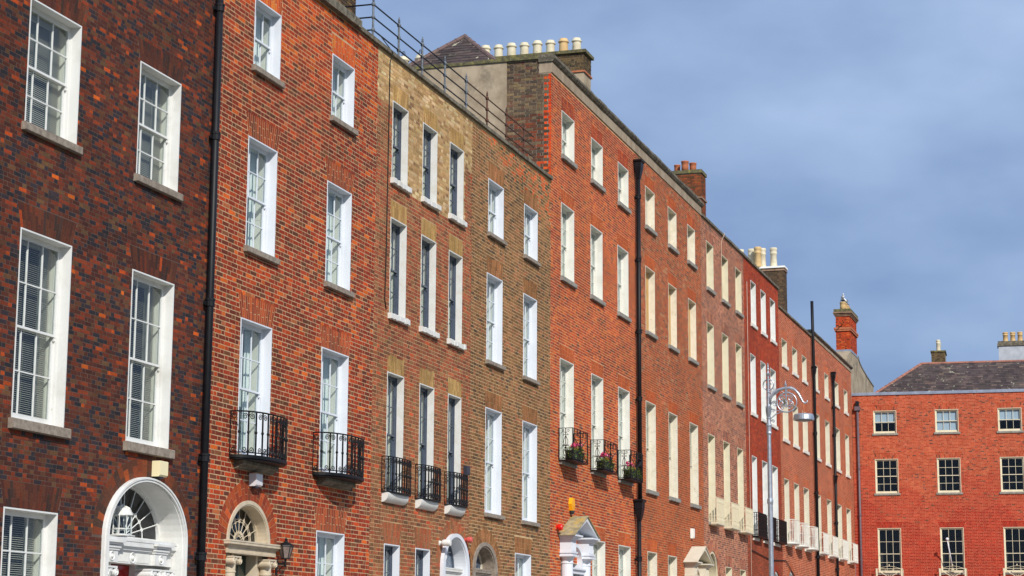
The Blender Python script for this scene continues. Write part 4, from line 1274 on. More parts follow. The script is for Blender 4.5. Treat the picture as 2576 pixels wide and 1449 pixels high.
# ================================================================ house 5: orange red, tall
h5 = h = House('tall orange red brick house with red quoins and flower troughs on its balconies', 56.85, 67.45, 19.26, '5')
k = dict(lining='offwhite', frame='offwhite', fill='curtain', sill='greystone', ah=0.43, aj=0.012, dep=0.21, sh=0.15, sp=0.095)
h.wins([(58.03, 59.47), (61.51, 62.96), (65.01, 66.45)], 16.921, 18.350, ru=1, rl=1, pal='5d', splay=0.02, **k)
h.wins([(57.98, 59.45), (61.42, 62.91), (64.90, 66.39)], 13.017, 15.372, pal='5a', splay=0.07, **k)
h.wins([(57.87, 59.41), (61.49, 62.95), (64.92, 66.48)], 7.302, 10.434, ru=3, rl=3, pal='5a', splay=0.07, **k)
h.wins([(61.56, 63.15), (64.90, 66.51)], 2.2, 5.064, ru=2, rl=2, pal='5a', splay=0.06, **k)
h.rects.append((1.15, 2.95, 0.0, 4.2))
h.finish(lambda x, z: (PAL['5d'] if z > 18.2 and rng.random() < 0.8 else PAL['5']), singles=180, jit=0.0025, gauge=0.0865, bed=0.019, unit=1.25)
h.shell(10.0, 19.0)
MB().box(0.0, h.w - 0.002, -0.035, 0.39, 19.262, 19.60).build('frieze', 'frieze', h.e)
mould = lambda dy, dz: [(-0.05, 19.603), (-0.09 + dy, 19.62), (-0.12 + dy, 19.66), (-0.15 + dy, 19.70), (-0.15 + dy, 19.77 + dz), (-0.11 + dy, 19.82 + dz), (-0.02, 19.84 + dz), (0.40, 19.83 + dz), (0.40, 19.603)]
h.copings(-0.06, h.w, 0, 0, 0, step=0.9, prof=mould, jit=0.01)
# gable wall above the lower neighbour, facing along the street
gx = lambda a, d, z: (d, -a, z)
wall_sheet(h.e, -1.44, 0.0, 15.0, 19.26, [], [], 'mortarg', 0.008, gx, name='gable_wall')
wall_sheet(h.e, -1.44, -0.40, 19.262, 19.70, [], [], 'mortarg', 0.008, gx, name='gable_wall')
qz = lambda z: []
def pg(a, z):
    r = int((z - 15.0) / 0.09)
    if a > (-0.115 if r % 2 else -0.26):
        return PAL['quoin']
    return PAL['gabr'] if z < 17.9 and rng.random() < 0.75 else PAL['gab']
def gb(z):
    r = int((z - 0.045 - 15.0) / 0.09 + 0.5)
    return [(-0.122 if r % 2 else -0.262, -0.112 if r % 2 else -0.252)] + ([(-0.40, 0.01)] if z > 19.27 else [])
lay_wall(h.e, -1.44, -0.002, 15.0, 19.70, gb, pg, 'brick', 140, xf=gx, rz=-math.pi / 2, gauge=0.09, bed=0.013, jit=0.005, unit=1.12)
MB().box(-0.03, 0.30, 1.44, 8.0, 15.0, 19.70).build('gable_render', 'render', h.e)
MB().box(0.02, 0.30, 0.02, 1.44, 15.0, 19.70 - 0.45).build('gable_core', 'render', h.e)
y = 0.40
while y < 8.0:
    e = min(y + rng.uniform(0.7, 1.1), 8.0)
    dz = rng.uniform(-0.01, 0.012)
    MB().box(-0.08 + rng.uniform(-.01, .01), 0.36, y + 0.004, e - 0.004, 19.702, 19.80 + dz).build('coping_stone', 'moss', h.e)
    y = e
# hipped slate roof
A, B, T1 = Vector((0.30, 1.75, 19.72)), Vector((0.30, 5.35, 19.72)), Vector((1.85, 3.50, 21.28))
T2, A2, B2 = Vector((8.0, 3.50, 21.28)), Vector((9.8, 1.75, 19.72)), Vector((9.8, 5.35, 19.72))
rb = MB()
rb.add([A, B, T1, T2, A2, B2], [(0, 2, 1), (0, 4, 3, 2), (1, 2, 3, 5), (4, 5, 3), (0, 1, 5, 4)])
hr = rb.build('roof', 'lead', h.e)
Vv = T1 - (A + B) / 2
slates(hr, B, A - B, Vv, [(0, 0), ((A - B).length, 0), ((A - B).length / 2, Vv.length)], 0.17, 0.26, PAL['slate'], singles=150, frame=h.e)
Vf = Vector((0, T1.y - A.y, T1.z - A.z))
slates(hr, A, Vector((1, 0, 0)), Vf, [(0, 0), (9.5, 0), (7.7, Vf.length), (1.55, Vf.length)], 0.17, 0.26, PAL['slate'], singles=0, frame=h.e)
ridge_tiles(hr, A, T1, 8, 0.085, 'hiptile', 'hip_tile')
ridge_tiles(hr, B, T1, 8, 0.085, 'hiptile', 'hip_tile')
ridge_tiles(hr, T1, T2, 12, 0.085, 'hiptile')
pots = [(68.2 - h.X0, 2.40 + i * 0.51, 'roll', 'buff' if i == 1 else 'cap', 1.0 + 0.04 * (i % 2)) for i in range(8)]
chimney(h, 10.92, 11.92, 2.0, 6.6, 19.2, 23.28, 'chg', 'g', brick_from=22.62, pots=pots, capm='moss', cap=0.12, capout=0.09)
pots = [(3.9 + 0.02 * i, 5.8 + 0.62 * i, 'roll', 'cap', 1.05) for i in range(4)]
c = chimney(h, 3.4, 4.4, 5.4, 8.0, 19.2, 20.72, 'chg', 'g', pots=pots, capm='moss')
sp_ = MB()
for px, py, *_ in pots:
    for i in range(7):
        a = i * 0.9
        sp_.tube([(px + 0.10 * math.cos(a), py + 0.10 * math.sin(a), 21.40), (px + 0.03 * math.cos(a), py + 0.03 * math.sin(a), 21.66)], 0.006, 3)
sp_.build('bird_spikes', 'black', c)
for xa, xb in ((57.73, 59.38), (61.36, 63.02), (64.82, 66.46)):
    a, b = xa - h.X0, xb - h.X0
    bl = balcony(h.e, boxpath(a, b, 0.455), 7.27, 8.235, 'iron', ('plain',), 2, plate=0.022, rail=0.013)
    ly = baluster_mesh('lyre', 0.965, 'iron', 0.011)
    for x, y, r in ((a, -0.23, math.pi / 2), (b, -0.23, math.pi / 2)):
        link('lyre_panel', ly, bl, (x, y, 7.27), r)
    for x, y in ((a, -0.455), (b, -0.455), (a, -0.02), (b, -0.02)):
        MB().box(x - 0.014, x + 0.014, y - 0.014, y + 0.014, 7.27, 8.24).build('post', 'iron', bl)
    fp = MB()
    for p, q in (((a, 7.30), (b, 8.03)), ((a, 8.03), (b, 7.30))):
        fp.tube([(p[0], -0.455, p[1]), (q[0], -0.458, q[1])], 0.013, 4)
    fp.tube([(a, -0.455, 8.04), (b, -0.455, 8.04)], 0.010, 4)
    for i in range(5):
        cx = a + (b - a) * (i + 0.5) / 5
        fp.tube([(cx + 0.05 * math.cos(t * math.pi / 6), -0.455, 8.135 + 0.09 * math.sin(t * math.pi / 6)) for t in range(12)], 0.008, 4, True)
    fp.ball(((a + b) / 2, -0.456, 7.665), 0.04)
    for t in range(8):
        an = t * math.pi / 4
        fp.tube([((a + b) / 2, -0.456, 7.665), ((a + b) / 2 + 0.13 * math.cos(an), -0.456, 7.665 + 0.13 * math.sin(an))], [0.016, 0.004], 4)
    fp.build('cross_panel', 'iron', bl)
    link('lyre_panel', ly, bl, ((a + b) / 2, -0.455, 7.27), 0)
    gr = MB()
    for i in range(12):
        gr.box(a + (b - a) * i / 12 + 0.03, a + (b - a) * i / 12 + 0.05, -0.45, 0, 7.271, 7.28)
    gr.build('floor_grating', 'iron', bl)

def porch(h, xl, xr, zr, ze, dep, mat, roofm, xin=None, zcol=4.82):
    """pedimented doorcase: fluted frieze blocks over two engaged columns, open gable above"""
    m = (xl + xr) / 2
    p = MB()
    t = 0.10
    p.prism([(xl, ze), (m, zr), (m, zr - t * 1.3), (xl + t * 1.6, ze)], -dep, 0.0)
    p.prism([(m, zr), (xr, ze), (xr - t * 1.6, ze), (m, zr - t * 1.3)], -dep, 0.0)
    o = p.build('pediment', mat, h.e)
    q = MB()
    q.prism([(xl - 0.04, ze - 0.01), (m, zr + 0.028), (m, zr + 0.004), (xl - 0.04, ze - 0.034)], -dep - 0.05, 0.0)
    q.prism([(m, zr + 0.028), (xr + 0.04, ze - 0.01), (xr + 0.04, ze - 0.034), (m, zr + 0.004)], -dep - 0.05, 0.0)
    q.build('pediment_roof', roofm, o)
    MB().prism([(xl + 0.25, ze), (m, zr - 0.16), (xr - 0.25, ze)], -0.04, -0.01).build('tympanum', mat, o)
    for cx in (xl + 0.46, xr - 0.46):
        e = MB()
        z = ze - 0.005
        for hh, out in ((0.05, 0.42), (0.045, 0.36), (0.05, 0.30)):
            e.box(cx - out, cx + out, -dep + 0.08 - (out - 0.30), 0.0, z - hh, z)
            z -= hh
        e.box(cx - 0.27, cx + 0.27, -dep + 0.14, 0.0, z - 0.36, z)
        for i in range(5):
            e.box(cx - 0.22 + 0.1 * i, cx - 0.18 + 0.1 * i, -dep + 0.128, -dep + 0.1395, z - 0.33, z - 0.05)
        z -= 0.36
        for hh, out in ((0.05, 0.31), (0.05, 0.28), (0.05, 0.33)):
            e.box(cx - out, cx + out, -dep + 0.12 - (out - 0.28), 0.0, z - hh, z)
            z -= hh
        e.build('frieze_block', mat, o)
        s = MB()
        s.lathe([(0.25, 0), (0.25, 0.1), (0.215, 0.16), (0.21, 1.0), (0.19, z - 0.22), (0.21, z - 0.2), (0.21, z - 0.17), (0.19, z - 0.16), (0.2, z - 0.06), (0.25, z - 0.02), (0.25, z)], cx, -dep + 0.36, 20)
        s.build('column', mat, o, smooth=False)
    f = MB()
    a = (xr - xl) / 2 - 0.80
    arch_band(f, m, 4.28, a + 0.16, 0.52, a, 0.42, -0.16, 0.12, 4.0)
    f.box(m - a - 0.15, m + a + 0.15, -0.20, 0.1, 3.88, 4.0).box(m - a - 0.15, m + a + 0.15, -0.26, 0.1, 4.002, 4.05)
    f.box(m - a - 0.15, m - a, -0.1, 0.12, 0, 3.878).box(m + a, m + a + 0.15, -0.1, 0.12, 0, 3.878)
    f.build('door_arch', mat, o)
    MB().box(m - a, m + a, 0.25, 0.3, 4.05, 4.75).build('fanlight', 'room', o)
    panel_door(o, m - a, m + a, 0.1, 3.87, 0.26, 'boxnavy')
    return o
porch(h, 57.71 - h.X0, 60.60 - h.X0, 5.62, 5.02, 0.50, 'white2', 'lichen')

# ================================================================ house 6
h = House('weathered red brick house with peeling cream window reveals and plywood boards in its windows', 67.45, 78.45, 19.26, '6')
k = dict(lining='flake', frame='cream2', sill='greystone', ah=0.43, aj=0.012, dep=0.22, sh=0.15, sp=0.10, single=False)
h.wins([(68.95, 70.38), (72.56, 73.99), (75.92, 77.31)], 16.896, 18.383, fill='shuttered', pal='5a', splay=0.02, **k)
h.wins([(68.91, 70.33), (72.52, 73.89), (75.94, 77.36)], 12.986, 15.379, fill='boards', pal='5a', splay=0.06, **k)
h.wins([(68.84, 70.32), (72.40, 73.85), (76.01, 77.49)], 7.233, 10.422, fill='blind', pal='5a', splay=0.07, **k)
h.wins([(68.96, 70.37), (72.12, 73.55)], 2.2, 5.04, fill='blind', pal='5a', splay=0.06, **k)
h.rects.append((8.1, 9.6, 0.0, 4.1))
h.finish(lambda x, z: PAL['6l'] if z < 10.5 + 1.2 * math.sin(x * 0.8) else PAL['6'], jit=0.002, gauge=0.087, bed=0.017, unit=1.25)
h.shell(10.0, 18.8)
MB().box(0.002, h.w - 0.002, -0.035, 0.39, 19.262, 19.60).build('frieze', 'frieze', h.e)
h.copings(0.0, h.w + 0.12, 0, 0, 0, step=0.9, prof=mould, jit=0.012)
porch(h, 74.67 - h.X0, 77.70 - h.X0, 5.53, 4.92, 0.52, 'cream2', 'cream2')

# ================================================================ house 7
h = House('pinkish brick house with cream windows and three cream filigree balconies', 78.45, 87.50, 19.25, '7')
k = dict(lining='cream', frame='cream', sill='greystone', ah=0.43, aj=0.012, dep=0.24, sh=0.15, sp=0.10, single=False, fill='blind', pal='7', splay=0.06)
h.wins([(79.50, 80.89), (82.53, 83.95), (85.59, 86.95)], 16.452, 18.419, **k)
h.wins([(79.45, 80.80), (82.49, 83.80), (85.45, 86.75)], 12.346, 14.985, **k)
h.wins([(79.41, 80.74), (82.49, 83.78), (85.47, 86.77)], 6.712, 10.336, **dict(k, sh=0.1))
h.wins([(82.63, 83.92), (85.73, 86.94)], 2.2, 5.037, **k)
xc = 80.1 - h.X0
h.arch(xc, 4.55, 1.02, 1.02, 0.46, '7', 30, 2)
h.finish(lambda x, z: PAL['7'], singles=0, gauge=0.088, bed=0.019, unit=1.28)
h.shell(10.0, 18.8)
h.copings(0, h.w, 19.25, 0.13, 0.08)
d = MB()
arch_band(d, xc, 4.55, 1.0, 1.0, 0.92, 0.92, 0.02, 0.5, 0.0)
for i in range(9):
    arch_band(d, xc, 4.55, 0.93, 0.93, 0.90, 0.90, 0.05 + 0.05 * i, 0.07 + 0.05 * i, 0.0)
d.build('door_surround', 'cream', h.e)
f = fanlight(h.e, xc, 4.55, 0.9, 0.9, 0.5, 0.01, 'cream', spokes=8)
panel_door(h.e, xc - 0.9, xc + 0.9, 0.1, 4.5, 0.5, 'boxnavy')
for xa, xb in ((79.36, 80.92), (82.40, 84.06), (85.44, 87.20)):
    balcony(h.e, boxpath(xa - h.X0, xb - h.X0, 0.33), 6.70, 7.71, 'cream', ('rosette', 'plain'), 20, plate=0.07, mids=(7.50, 6.95))

# ================================================================ house 8
h = House('deep red brick house with white windows and three black balconies near the street lamp', 87.50, 96.35, 19.25, '8')
k = dict(lining='white', frame='white', sill='offwhite', ah=0.43, aj=0.010, dep=0.22, sh=0.16, single=False, fill='blind', pal='8', splay=0.06)
h.wins([(89.16, 90.40), (91.67, 92.93), (94.13, 95.45)], 16.451, 18.466, **k)
h.wins([(88.82, 90.07), (91.38, 92.67), (93.84, 95.31)], 12.287, 14.999, **k)
h.wins([(88.84, 90.00), (91.36, 92.64), (93.91, 95.37)], 6.628, 10.299, **k)
xc = 94.6 - h.X0
h.arch(xc, 4.35, 0.95, 0.95, 0.36, '8', 24, 2)
h.finish(lambda x, z: PAL['8b'] if z < 8 + 0.5 * math.sin(x) else PAL['8'], singles=0, gauge=0.088, bed=0.014, unit=1.28)
h.shell(10.0, 18.8)
h.copings(0, h.w, 19.25, 0.13, 0.08)
d = MB()
arch_band(d, xc, 4.35, 0.94, 0.94, 0.85, 0.85, 0.05, 0.6, 0.0)
d.build('door_surround', 'white', h.e)
fanlight(h.e, xc, 4.35, 0.84, 0.84, 0.55, 0.02, 'white', spokes=8)
panel_door(h.e, xc - 0.85, xc + 0.85, 0.1, 4.3, 0.56, 'boxnavy')
for xa, xb in ((88.70, 90.55), (91.22, 93.1), (93.85, 95.9)):
    balcony(h.e, boxpath(xa - h.X0, xb - h.X0, 0.30), 6.66, 7.70, 'iron', ('rosette', 'plain', 'rosette2'), 26, plate=0.04, mids=(7.50, 6.92))
pots = [(0.95, 2.5 + 0.75 * i, 'plain', 'terra' if i != 2 else 'buff', 0.95 - 0.1 * (i % 2)) for i in range(4)] + [(0.6, 2.8, 'plain', 'terra', 1.0), (0.6, 4.1, 'plain', 'terra', 1.0)]
chimney(h, 0.44, 1.50, 2.02, 5.2, 18.5, 23.42, 'chb', 'ch', corbel=((1.22, 0.05),), pots=pots, capm='moss', cap=0.16, capout=0.05)

# ================================================================ house 9
h = House('salmon red brick house, one storey lower at the top, with white bowed balconies', 96.35, 106.40, 18.36, '9')
k = dict(lining='cream2', frame='cream2', sill='offwhite', ah=0.43, aj=0.010, dep=0.22, sh=0.17, single=False, fill='blind', pal='9a', splay=0.05)
h.wins([(97.20, 98.66), (100.22, 101.70), (103.25, 104.65)], 15.66, 16.962, ru=1, rl=1, **k)
h.wins([(97.10, 98.66), (100.07, 101.63), (103.06, 104.65)], 11.923, 13.969, **k)
h.wins([(97.15, 98.51), (100.01, 101.46), (102.95, 104.58)], 6.798, 9.952, **k)
xc = 98.7 - h.X0
h.arch(xc, 4.45, 1.0, 1.0, 0.4, '9a', 24, 2)
h.finish(lambda x, z: PAL['9'], singles=0, gauge=0.090, bed=0.021, unit=1.28)
h.shell(10.0, 17.8)
h.copings(0, h.w, 18.36, 0.12, 0.08)
d = MB()
arch_band(d, xc, 4.45, 0.99, 0.99, 0.9, 0.9, 0.05, 0.6, 0.0)
d.build('door_surround', 'white', h.e)
fanlight(h.e, xc, 4.45, 0.89, 0.89, 0.5, 0.03, 'white', spokes=9)
panel_door(h.e, xc - 0.9, xc + 0.9, 0.1, 4.4, 0.52, 'boxnavy')
for m in (97.95, 100.85, 103.85):
    balcony(h.e, bow(m - 0.95 - h.X0, m + 0.95 - h.X0, 0.50, 3.0), 6.82, 7.90, 'offwhite', ('plain', 'rosette'), 19, plate=0.09, mids=(7.38,))
pots = [(10.75, 2.1 + 0.62 * i, 'tall', 'cap', 1.0) for i in range(4)] + [(10.3, 2.9, 'tall', 'buff', 1.0)]
chimney(h, 10.25, 11.15, 1.45, 4.6, 17.5, 22.35, 'chd', 'ch', corbel=((0.16, 0.04),), pots=pots, capm='boxwhite', cap=0.10, capout=0.06)

# ================================================================ house 10
h = House('far salmon brick house with a rendered cornice and four windows on each floor', 106.40, 121.50, 18.43, '9')
h.wins([(107.18, 108.50), (110.80, 112.21), (114.50, 116.07), (118.27, 119.70)], 15.69, 17.024, ru=1, rl=1, **k)
h.wins([(107.33, 108.68), (110.69, 112.25), (114.49, 116.20), (118.38, 119.91)], 11.92, 14.332, **k)
h.wins([(107.39, 108.56), (110.75, 112.32), (114.39, 116.26), (118.18, 119.97)], 6.786, 9.904, **k)
xc = 111.3 - h.X0
h.arch(xc, 4.1, 0.9, 0.9, 0.4, '9a', 24, 2)
h.finish(lambda x, z: PAL['9'], singles=0, gauge=0.090, bed=0.021, unit=1.28)
h.shell(10.0, 17.8)
d = MB()
arch_band(d, xc, 4.1, 0.89, 0.89, 0.8, 0.8, 0.05, 0.6, 0.0)
d.build('door_surround', 'white', h.e)
panel_door(h.e, xc - 0.8, xc + 0.8, 0.1, 4.9, 0.52, 'boxnavy')
MB().box(0.05, h.w, -0.03, 0.36, 18.432, 18.62).build('frieze', 'frieze', h.e)
mould2 = lambda dy, dz: [(-0.04, 18.622), (-0.10 + dy, 18.65), (-0.14 + dy, 18.69), (-0.14 + dy, 18.75 + dz), (-0.09 + dy, 18.80 + dz), (0.38, 18.80 + dz), (0.38, 18.622)]
h.copings(0.0, h.w + 0.05, 0, 0, 0, step=0.9, prof=mould2, jit=0.01)
for m in (108.4, 111.7, 115.5, 119.6):
    balcony(h.e, boxpath(m - 0.98 - h.X0, m + 0.98 - h.X0, 0.28), 6.78, 7.84, 'offwhite', ('rosette2', 'plain'), 18, plate=0.06, mids=(7.60, 7.02))
# slate roof of this house, seen above the cornice
RA, RB, RC, RD = Vector((9.0, 0.8, 18.3)), Vector((15.0, 0.8, 18.3)), Vector((15.0, 4.0, 21.6)), Vector((9.0, 4.0, 21.6))
rb = MB()
rb.add([RA, RB, RC, RD, Vector((9.0, 7.2, 18.3)), Vector((15.0, 7.2, 18.3))], [(0, 1, 2, 3), (3, 2, 5, 4), (0, 3, 4), (1, 5, 2)])
hr = rb.build('roof', 'render', h.e)
slates(hr, RA, RB - RA, RD - RA, [(0, 0), (6.0, 0), (6.0, (RD - RA).length), (0, (RD - RA).length)], 0.22, 0.3, PAL['slated'], singles=20, frame=h.e)
ridge_tiles(hr, RD, RC, 10, 0.1, 'lead')

# ================================================================ corner house facing up the street
CR = math.atan2(-0.998050, 0.062417)
h = House('broad red brick house closing the street, with a slate roof and small paned cream windows', 0.0, 24.0, 17.0, 'c', group=None, name='corner_house', rz=CR, loc=(121.56, 17.0, 0), mat='brick_clean')
k = dict(lining='cream', frame='cream', sill='greystone', sh=0.13, sp=0.07, sx=0.09, dep=0.07, t=0.03, inner='room', ah=0.34, splay=0.13, aw=0.085, aj=0.010, local=True)
vx = lambda a: [(a, a + 1.39), (a + 3.70, a + 5.09), (a + 7.41, a + 8.81), (a + 11.1, a + 12.5)]
h.wins(vx(1.28), 14.64, 16.03, ru=1, rl=1, fill='halfblind', pal='cu', **k)
h.wins(vx(1.31), 10.98, 13.07, fill='dark', pal='cu', **k)
h.wins(vx(1.36), 6.20, 8.88, fill='dark', half=0.42, pal='cl', **k)
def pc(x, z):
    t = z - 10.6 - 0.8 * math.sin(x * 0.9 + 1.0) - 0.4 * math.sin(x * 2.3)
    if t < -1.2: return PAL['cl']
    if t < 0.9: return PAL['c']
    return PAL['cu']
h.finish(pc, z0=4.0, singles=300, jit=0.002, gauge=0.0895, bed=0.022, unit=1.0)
h.shell(9.0, 16.6)
x = 0.0
while x < 24:
    e = min(x + 1.5, 24.0)
    MB().xprism([(-0.06, 16.985), (-0.06, 17.13), (-0.03, 17.16), (0.38, 17.17), (0.38, 17.002), (-0.0355, 17.002), (-0.0355, 16.985)], x, e - 0.004).build('lead_flashing', 'lead', h.e)
    x = e
A, A2, T1, T2 = Vector((1.3, 0.9, 17.15)), Vector((24, 0.9, 17.15)), Vector((4.1, 4.1, 19.42)), Vector((24, 4.1, 19.42))
B, B2 = Vector((1.3, 7.3, 17.15)), Vector((24, 7.3, 17.15))
rb = MB()
rb.add([A, A2, T1, T2, B, B2], [(0, 1, 3, 2), (0, 2, 4), (2, 3, 5, 4), (1, 5, 3), (0, 4, 5, 1)])
hr = rb.build('roof', 'lead', h.e)
Vf = Vector((0, 3.2, 2.27))
slates(hr, A, Vector((1, 0, 0)), Vf, [(0, 0), (14, 0), (14, Vf.length), (2.8, Vf.length)], 0.235, 0.33, PAL['slate'], singles=300, frame=h.e)
Vl = T1 - (A + B) / 2
slates(hr, B, A - B, Vl, [(0, 0), ((A - B).length, 0), ((A - B).length / 2, Vl.length)], 0.235, 0.33, PAL['slate'], singles=0, frame=h.e)
ridge_tiles(hr, A, T1, 12, 0.10, 'ridget', 'hip_tile')
ridge_tiles(hr, T1, Vector((16, 4.1, 19.42)), 26, 0.10, 'ridget')
c = chimney(h, 4.72, 5.58, 4.5, 6.4, 17.5, 20.22, 'chg', 'g', pots=[(5.15, 4.95 + 0.42 * i, 'tall', 'cap', 0.66) for i in range(4)], capm='moss', cap=0.09, capout=0.05)
c = MB().box(8.87, 11.2, 5.0, 6.0, 17.5, 20.55).build('chimney', mk('pale_grey_render', (176, 180, 186), (150, 154, 160), 2.0, 0.35, 0.7, 0.95, bump=0.2), h.e)
MB().box(8.80, 11.27, 4.93, 6.07, 20.552, 20.72).box(8.84, 11.23, 4.97, 6.03, 20.722, 20.86).build('cap', 'coping', c)
for i in range(4):
    o = link('chimney_pot', pot_mesh('tall', 'buff'), c, (9.32 + 0.45 * i, 5.45, 20.85))
    o.scale = (0.85, 0.85, 0.55)
for a in (1.20, 4.93, 8.66):
    b = a + 1.62
    bl = balcony(h.e, boxpath(a, b, 0.38), 5.45, 6.42, 'cream', ('plain',), 2, plate=0.06)
    rp = MB()
    m = (a + b) / 2
    for s in (-1, 1):
        rp.tube([(m - s * 0.6, -0.38, 5.52), (m + s * 0.6, -0.384, 6.26)], 0.022, 4)
        rp.box(m + s * 0.74 - 0.05, m + s * 0.74 + 0.05, -0.39, -0.37, 5.46, 6.42)
        rp.tube(spiral(m + s * 0.22, 6.34, 0.05, 0, 1.2, s, 10, -0.38), 0.010, 4)
        rp.tube([(a if s < 0 else b, -0.02, 5.52), (a if s < 0 else b, -0.36, 6.3)], 0.015, 4)
    rp.tube([(a + 0.1, -0.38, 6.27), (b - 0.1, -0.38, 6.27)], 0.013, 4)
    rp.tube([(a + 0.14 + (b - a - 0.28) * i / 14, -0.38, 6.42 + 0.15 * math.sin(math.pi * i / 14)) for i in range(15)], 0.012, 4)
    rp.ball((m, -0.384, 5.89), 0.09)
    for t in range(8):
        an = t * math.pi / 4 + 0.39
        rp.tube([(m, -0.39, 5.89), (m + 0.2 * math.cos(an), -0.39, 5.89 + 0.2 * math.sin(an))], [0.03, 0.008], 4)
    rp.ball((m, -0.38, 6.63), 0.035, sz=1.8)
    rp.build('cross_panel', 'cream', bl)

# ================================================================ rendered gable behind the corner
class G: pass
g = G()
g.e = thing('rendered_house', 'grey rendered gable house rising behind the corner, carrying a corbelled red brick chimney', 'house', (121.56, 17.32, 0))
pts = [(0.0, 8.0), (13.0, 8.0), (13.0, 19.15), (9.6, 19.42), (7.2, 19.70), (6.1, 19.92), (5.75, 20.05), (2.3, 20.12), (0.9, 19.6), (0.0, 18.6)]
MB().prism(pts, 0.0, 6.0).build('gable_wall', 'render', g.e)
MB().prism([(5.72, 20.06), (6.1, 19.94), (7.2, 19.72), (9.6, 19.44), (13.0, 19.17), (13.0, 19.27), (9.6, 19.54), (7.2, 19.82), (6.15, 20.06), (5.85, 20.3)], -0.03, 0.4).build('coping_stone', 'coping', g.e)
c = chimney(g, 2.5, 5.55, 0.03, 0.92, 20.13, 22.52, 'cho', 'ch', corbel=((0.12, 0.05), (0.03, 0.10), (-0.06, 0.14)), capm='moss', cap=0.34, capout=0.10,
            pots=[(2.95 + 0.62 * i, 0.5, 'plain', 'buff', 1.1) for i in range(4)])
MB().box(2.42, 5.63, -0.05, 1.0, 21.45, 21.56).box(2.39, 5.66, -0.08, 1.03, 21.562, 21.68).build('string_course', 'terra', c)
MB().box(2.46, 5.6, -0.02, 0.95, 20.1, 20.26).build('lead_flashing', 'lead', c)
MB().tube([(2.5, 0.4, 22.0), (1.6, 0.4, 22.02)], 0.02, 5).tube([(2.5, 0.5, 21.85), (1.9, 0.5, 21.86)], 0.02, 5).build('aerial_arm', 'black', c)
for i in range(4):
    MB().lathe([(0.2, 0.0), (0.2, 0.02), (0.05, 0.03), (0.05, 0.10), (0.17, 0.11), (0.13, 0.16)], 2.95 + 0.62 * i, 0.5, 10, 23.38).build('cowl', 'boxnavy', c)

def gull(x, y, z, rz, label):
    t = thing('gull', label, 'gull', (x, y, z), rz)
    b = MB()
    # body along local x: breast forward (+x), tail back
    sec = [(-0.26, 0.07, 0.012, 0.02), (-0.16, 0.10, 0.05, 0.05), (0.0, 0.15, 0.095, 0.085), (0.11, 0.18, 0.09, 0.09), (0.17, 0.24, 0.06, 0.06), (0.19, 0.29, 0.05, 0.052), (0.23, 0.31, 0.045, 0.045), (0.265, 0.305, 0.02, 0.02)]
    n, vs = 10, []
    for sx, sz, ry, rzz in sec:
        vs += [(sx, ry * math.cos(2 * math.pi * i / n), sz + rzz * math.sin(2 * math.pi * i / n)) for i in range(n)]
    fs = [(k * n + i, k * n + (i + 1) % n, (k + 1) * n + (i + 1) % n, (k + 1) * n + i) for k in range(len(sec) - 1) for i in range(n)]
    b.add(vs, fs + [tuple(range(n)), tuple(range((len(sec) - 1) * n, len(sec) * n))])
    b.build('body', 'feather', t, smooth=True)
    for s in (-1, 1):
        MB().add([(0.10, s * 0.095, 0.19), (-0.05, s * 0.11, 0.21), (-0.30, s * 0.03, 0.10), (-0.08, s * 0.105, 0.12), (0.10, s * 0.08, 0.19), (-0.05, s * 0.09, 0.205), (-0.30, s * 0.02, 0.095), (-0.08, s * 0.085, 0.125)],
                 [(0, 1, 2, 3), (7, 6, 5, 4), (0, 4, 5, 1), (1, 5, 6, 2), (2, 6, 7, 3), (3, 7, 4, 0)]).build('wing', 'wing', t)
        MB().tube([(0.02, s * 0.04, 0.10), (0.03, s * 0.04, 0.0)], 0.008, 4).build('leg', 'beak', t)
    MB().tube([(0.26, 0, 0.305), (0.31, 0, 0.295), (0.325, 0, 0.28)], [0.016, 0.010, 0.003], 5).build('beak', 'beak', t)
gull(121.56 + 2.95, 17.82, 23.54, math.radians(200), 'white gull standing on the nearest pot of the corbelled red chimney')
gull(121.56 + 2.95 + 1.24, 17.82, 23.54, math.radians(150), 'smaller looking white gull sitting further back on the corbelled red chimney')

# ================================================================ drainpipes
def drainpipe(label, X, Y, z0, z1, r, mat='pipe', hoppers=(), collars=(), pts=None, group='black downpipes on the terrace'):
    t = thing('drainpipe', label, 'drainpipe', (X, Y, 0), 0, group)
    p = MB()
    p.tube(pts or [(0, 0, z0), (0, 0, z1)], r, 12)
    p.build('pipe', mat, t, smooth=True)
    for z in collars:
        MB().lathe([(r * 1.02, 0), (r * 1.28, 0.01), (r * 1.28, 0.11), (r * 1.4, 0.12), (r * 1.4, 0.16), (r * 1.02, 0.17)], 0, 0, 12, z).build('collar', mat, t, smooth=False)
        MB().box(-r * 1.9, -r * 0.9, 0.02, 0.05, z + 0.02, z + 0.10).box(r * 0.9, r * 1.9, 0.02, 0.05, z + 0.02, z + 0.10).box(-r, r, r * 0.8, abs(YW - Y) - 0.002, z + 0.03, z + 0.09).build('bracket', mat, t)
    for z, s in hoppers:
        hb = MB()
        secs = [(0.0, 0.07), (0.10, 0.10), (0.32, 0.15), (0.46, 0.155), (0.50, 0.20), (0.54, 0.20)]
        vs = []
        for q, w in secs:
            w *= s
            vs += [(-w, -w * 0.75, q * s), (w, -w * 0.75, q * s), (w, w * 0.5, q * s), (-w, w * 0.5, q * s)]
        fs = [(k * 4 + i, k * 4 + (i + 1) % 4, k * 4 + 4 + (i + 1) % 4, k * 4 + 4 + i) for k in range(5) for i in range(4)] + [(3, 2, 1, 0), (20, 21, 22, 23)]
        hb.add([(a, b, c + z) for a, b, c in vs], fs)
        hb.build('hopper', mat, t)
    return t
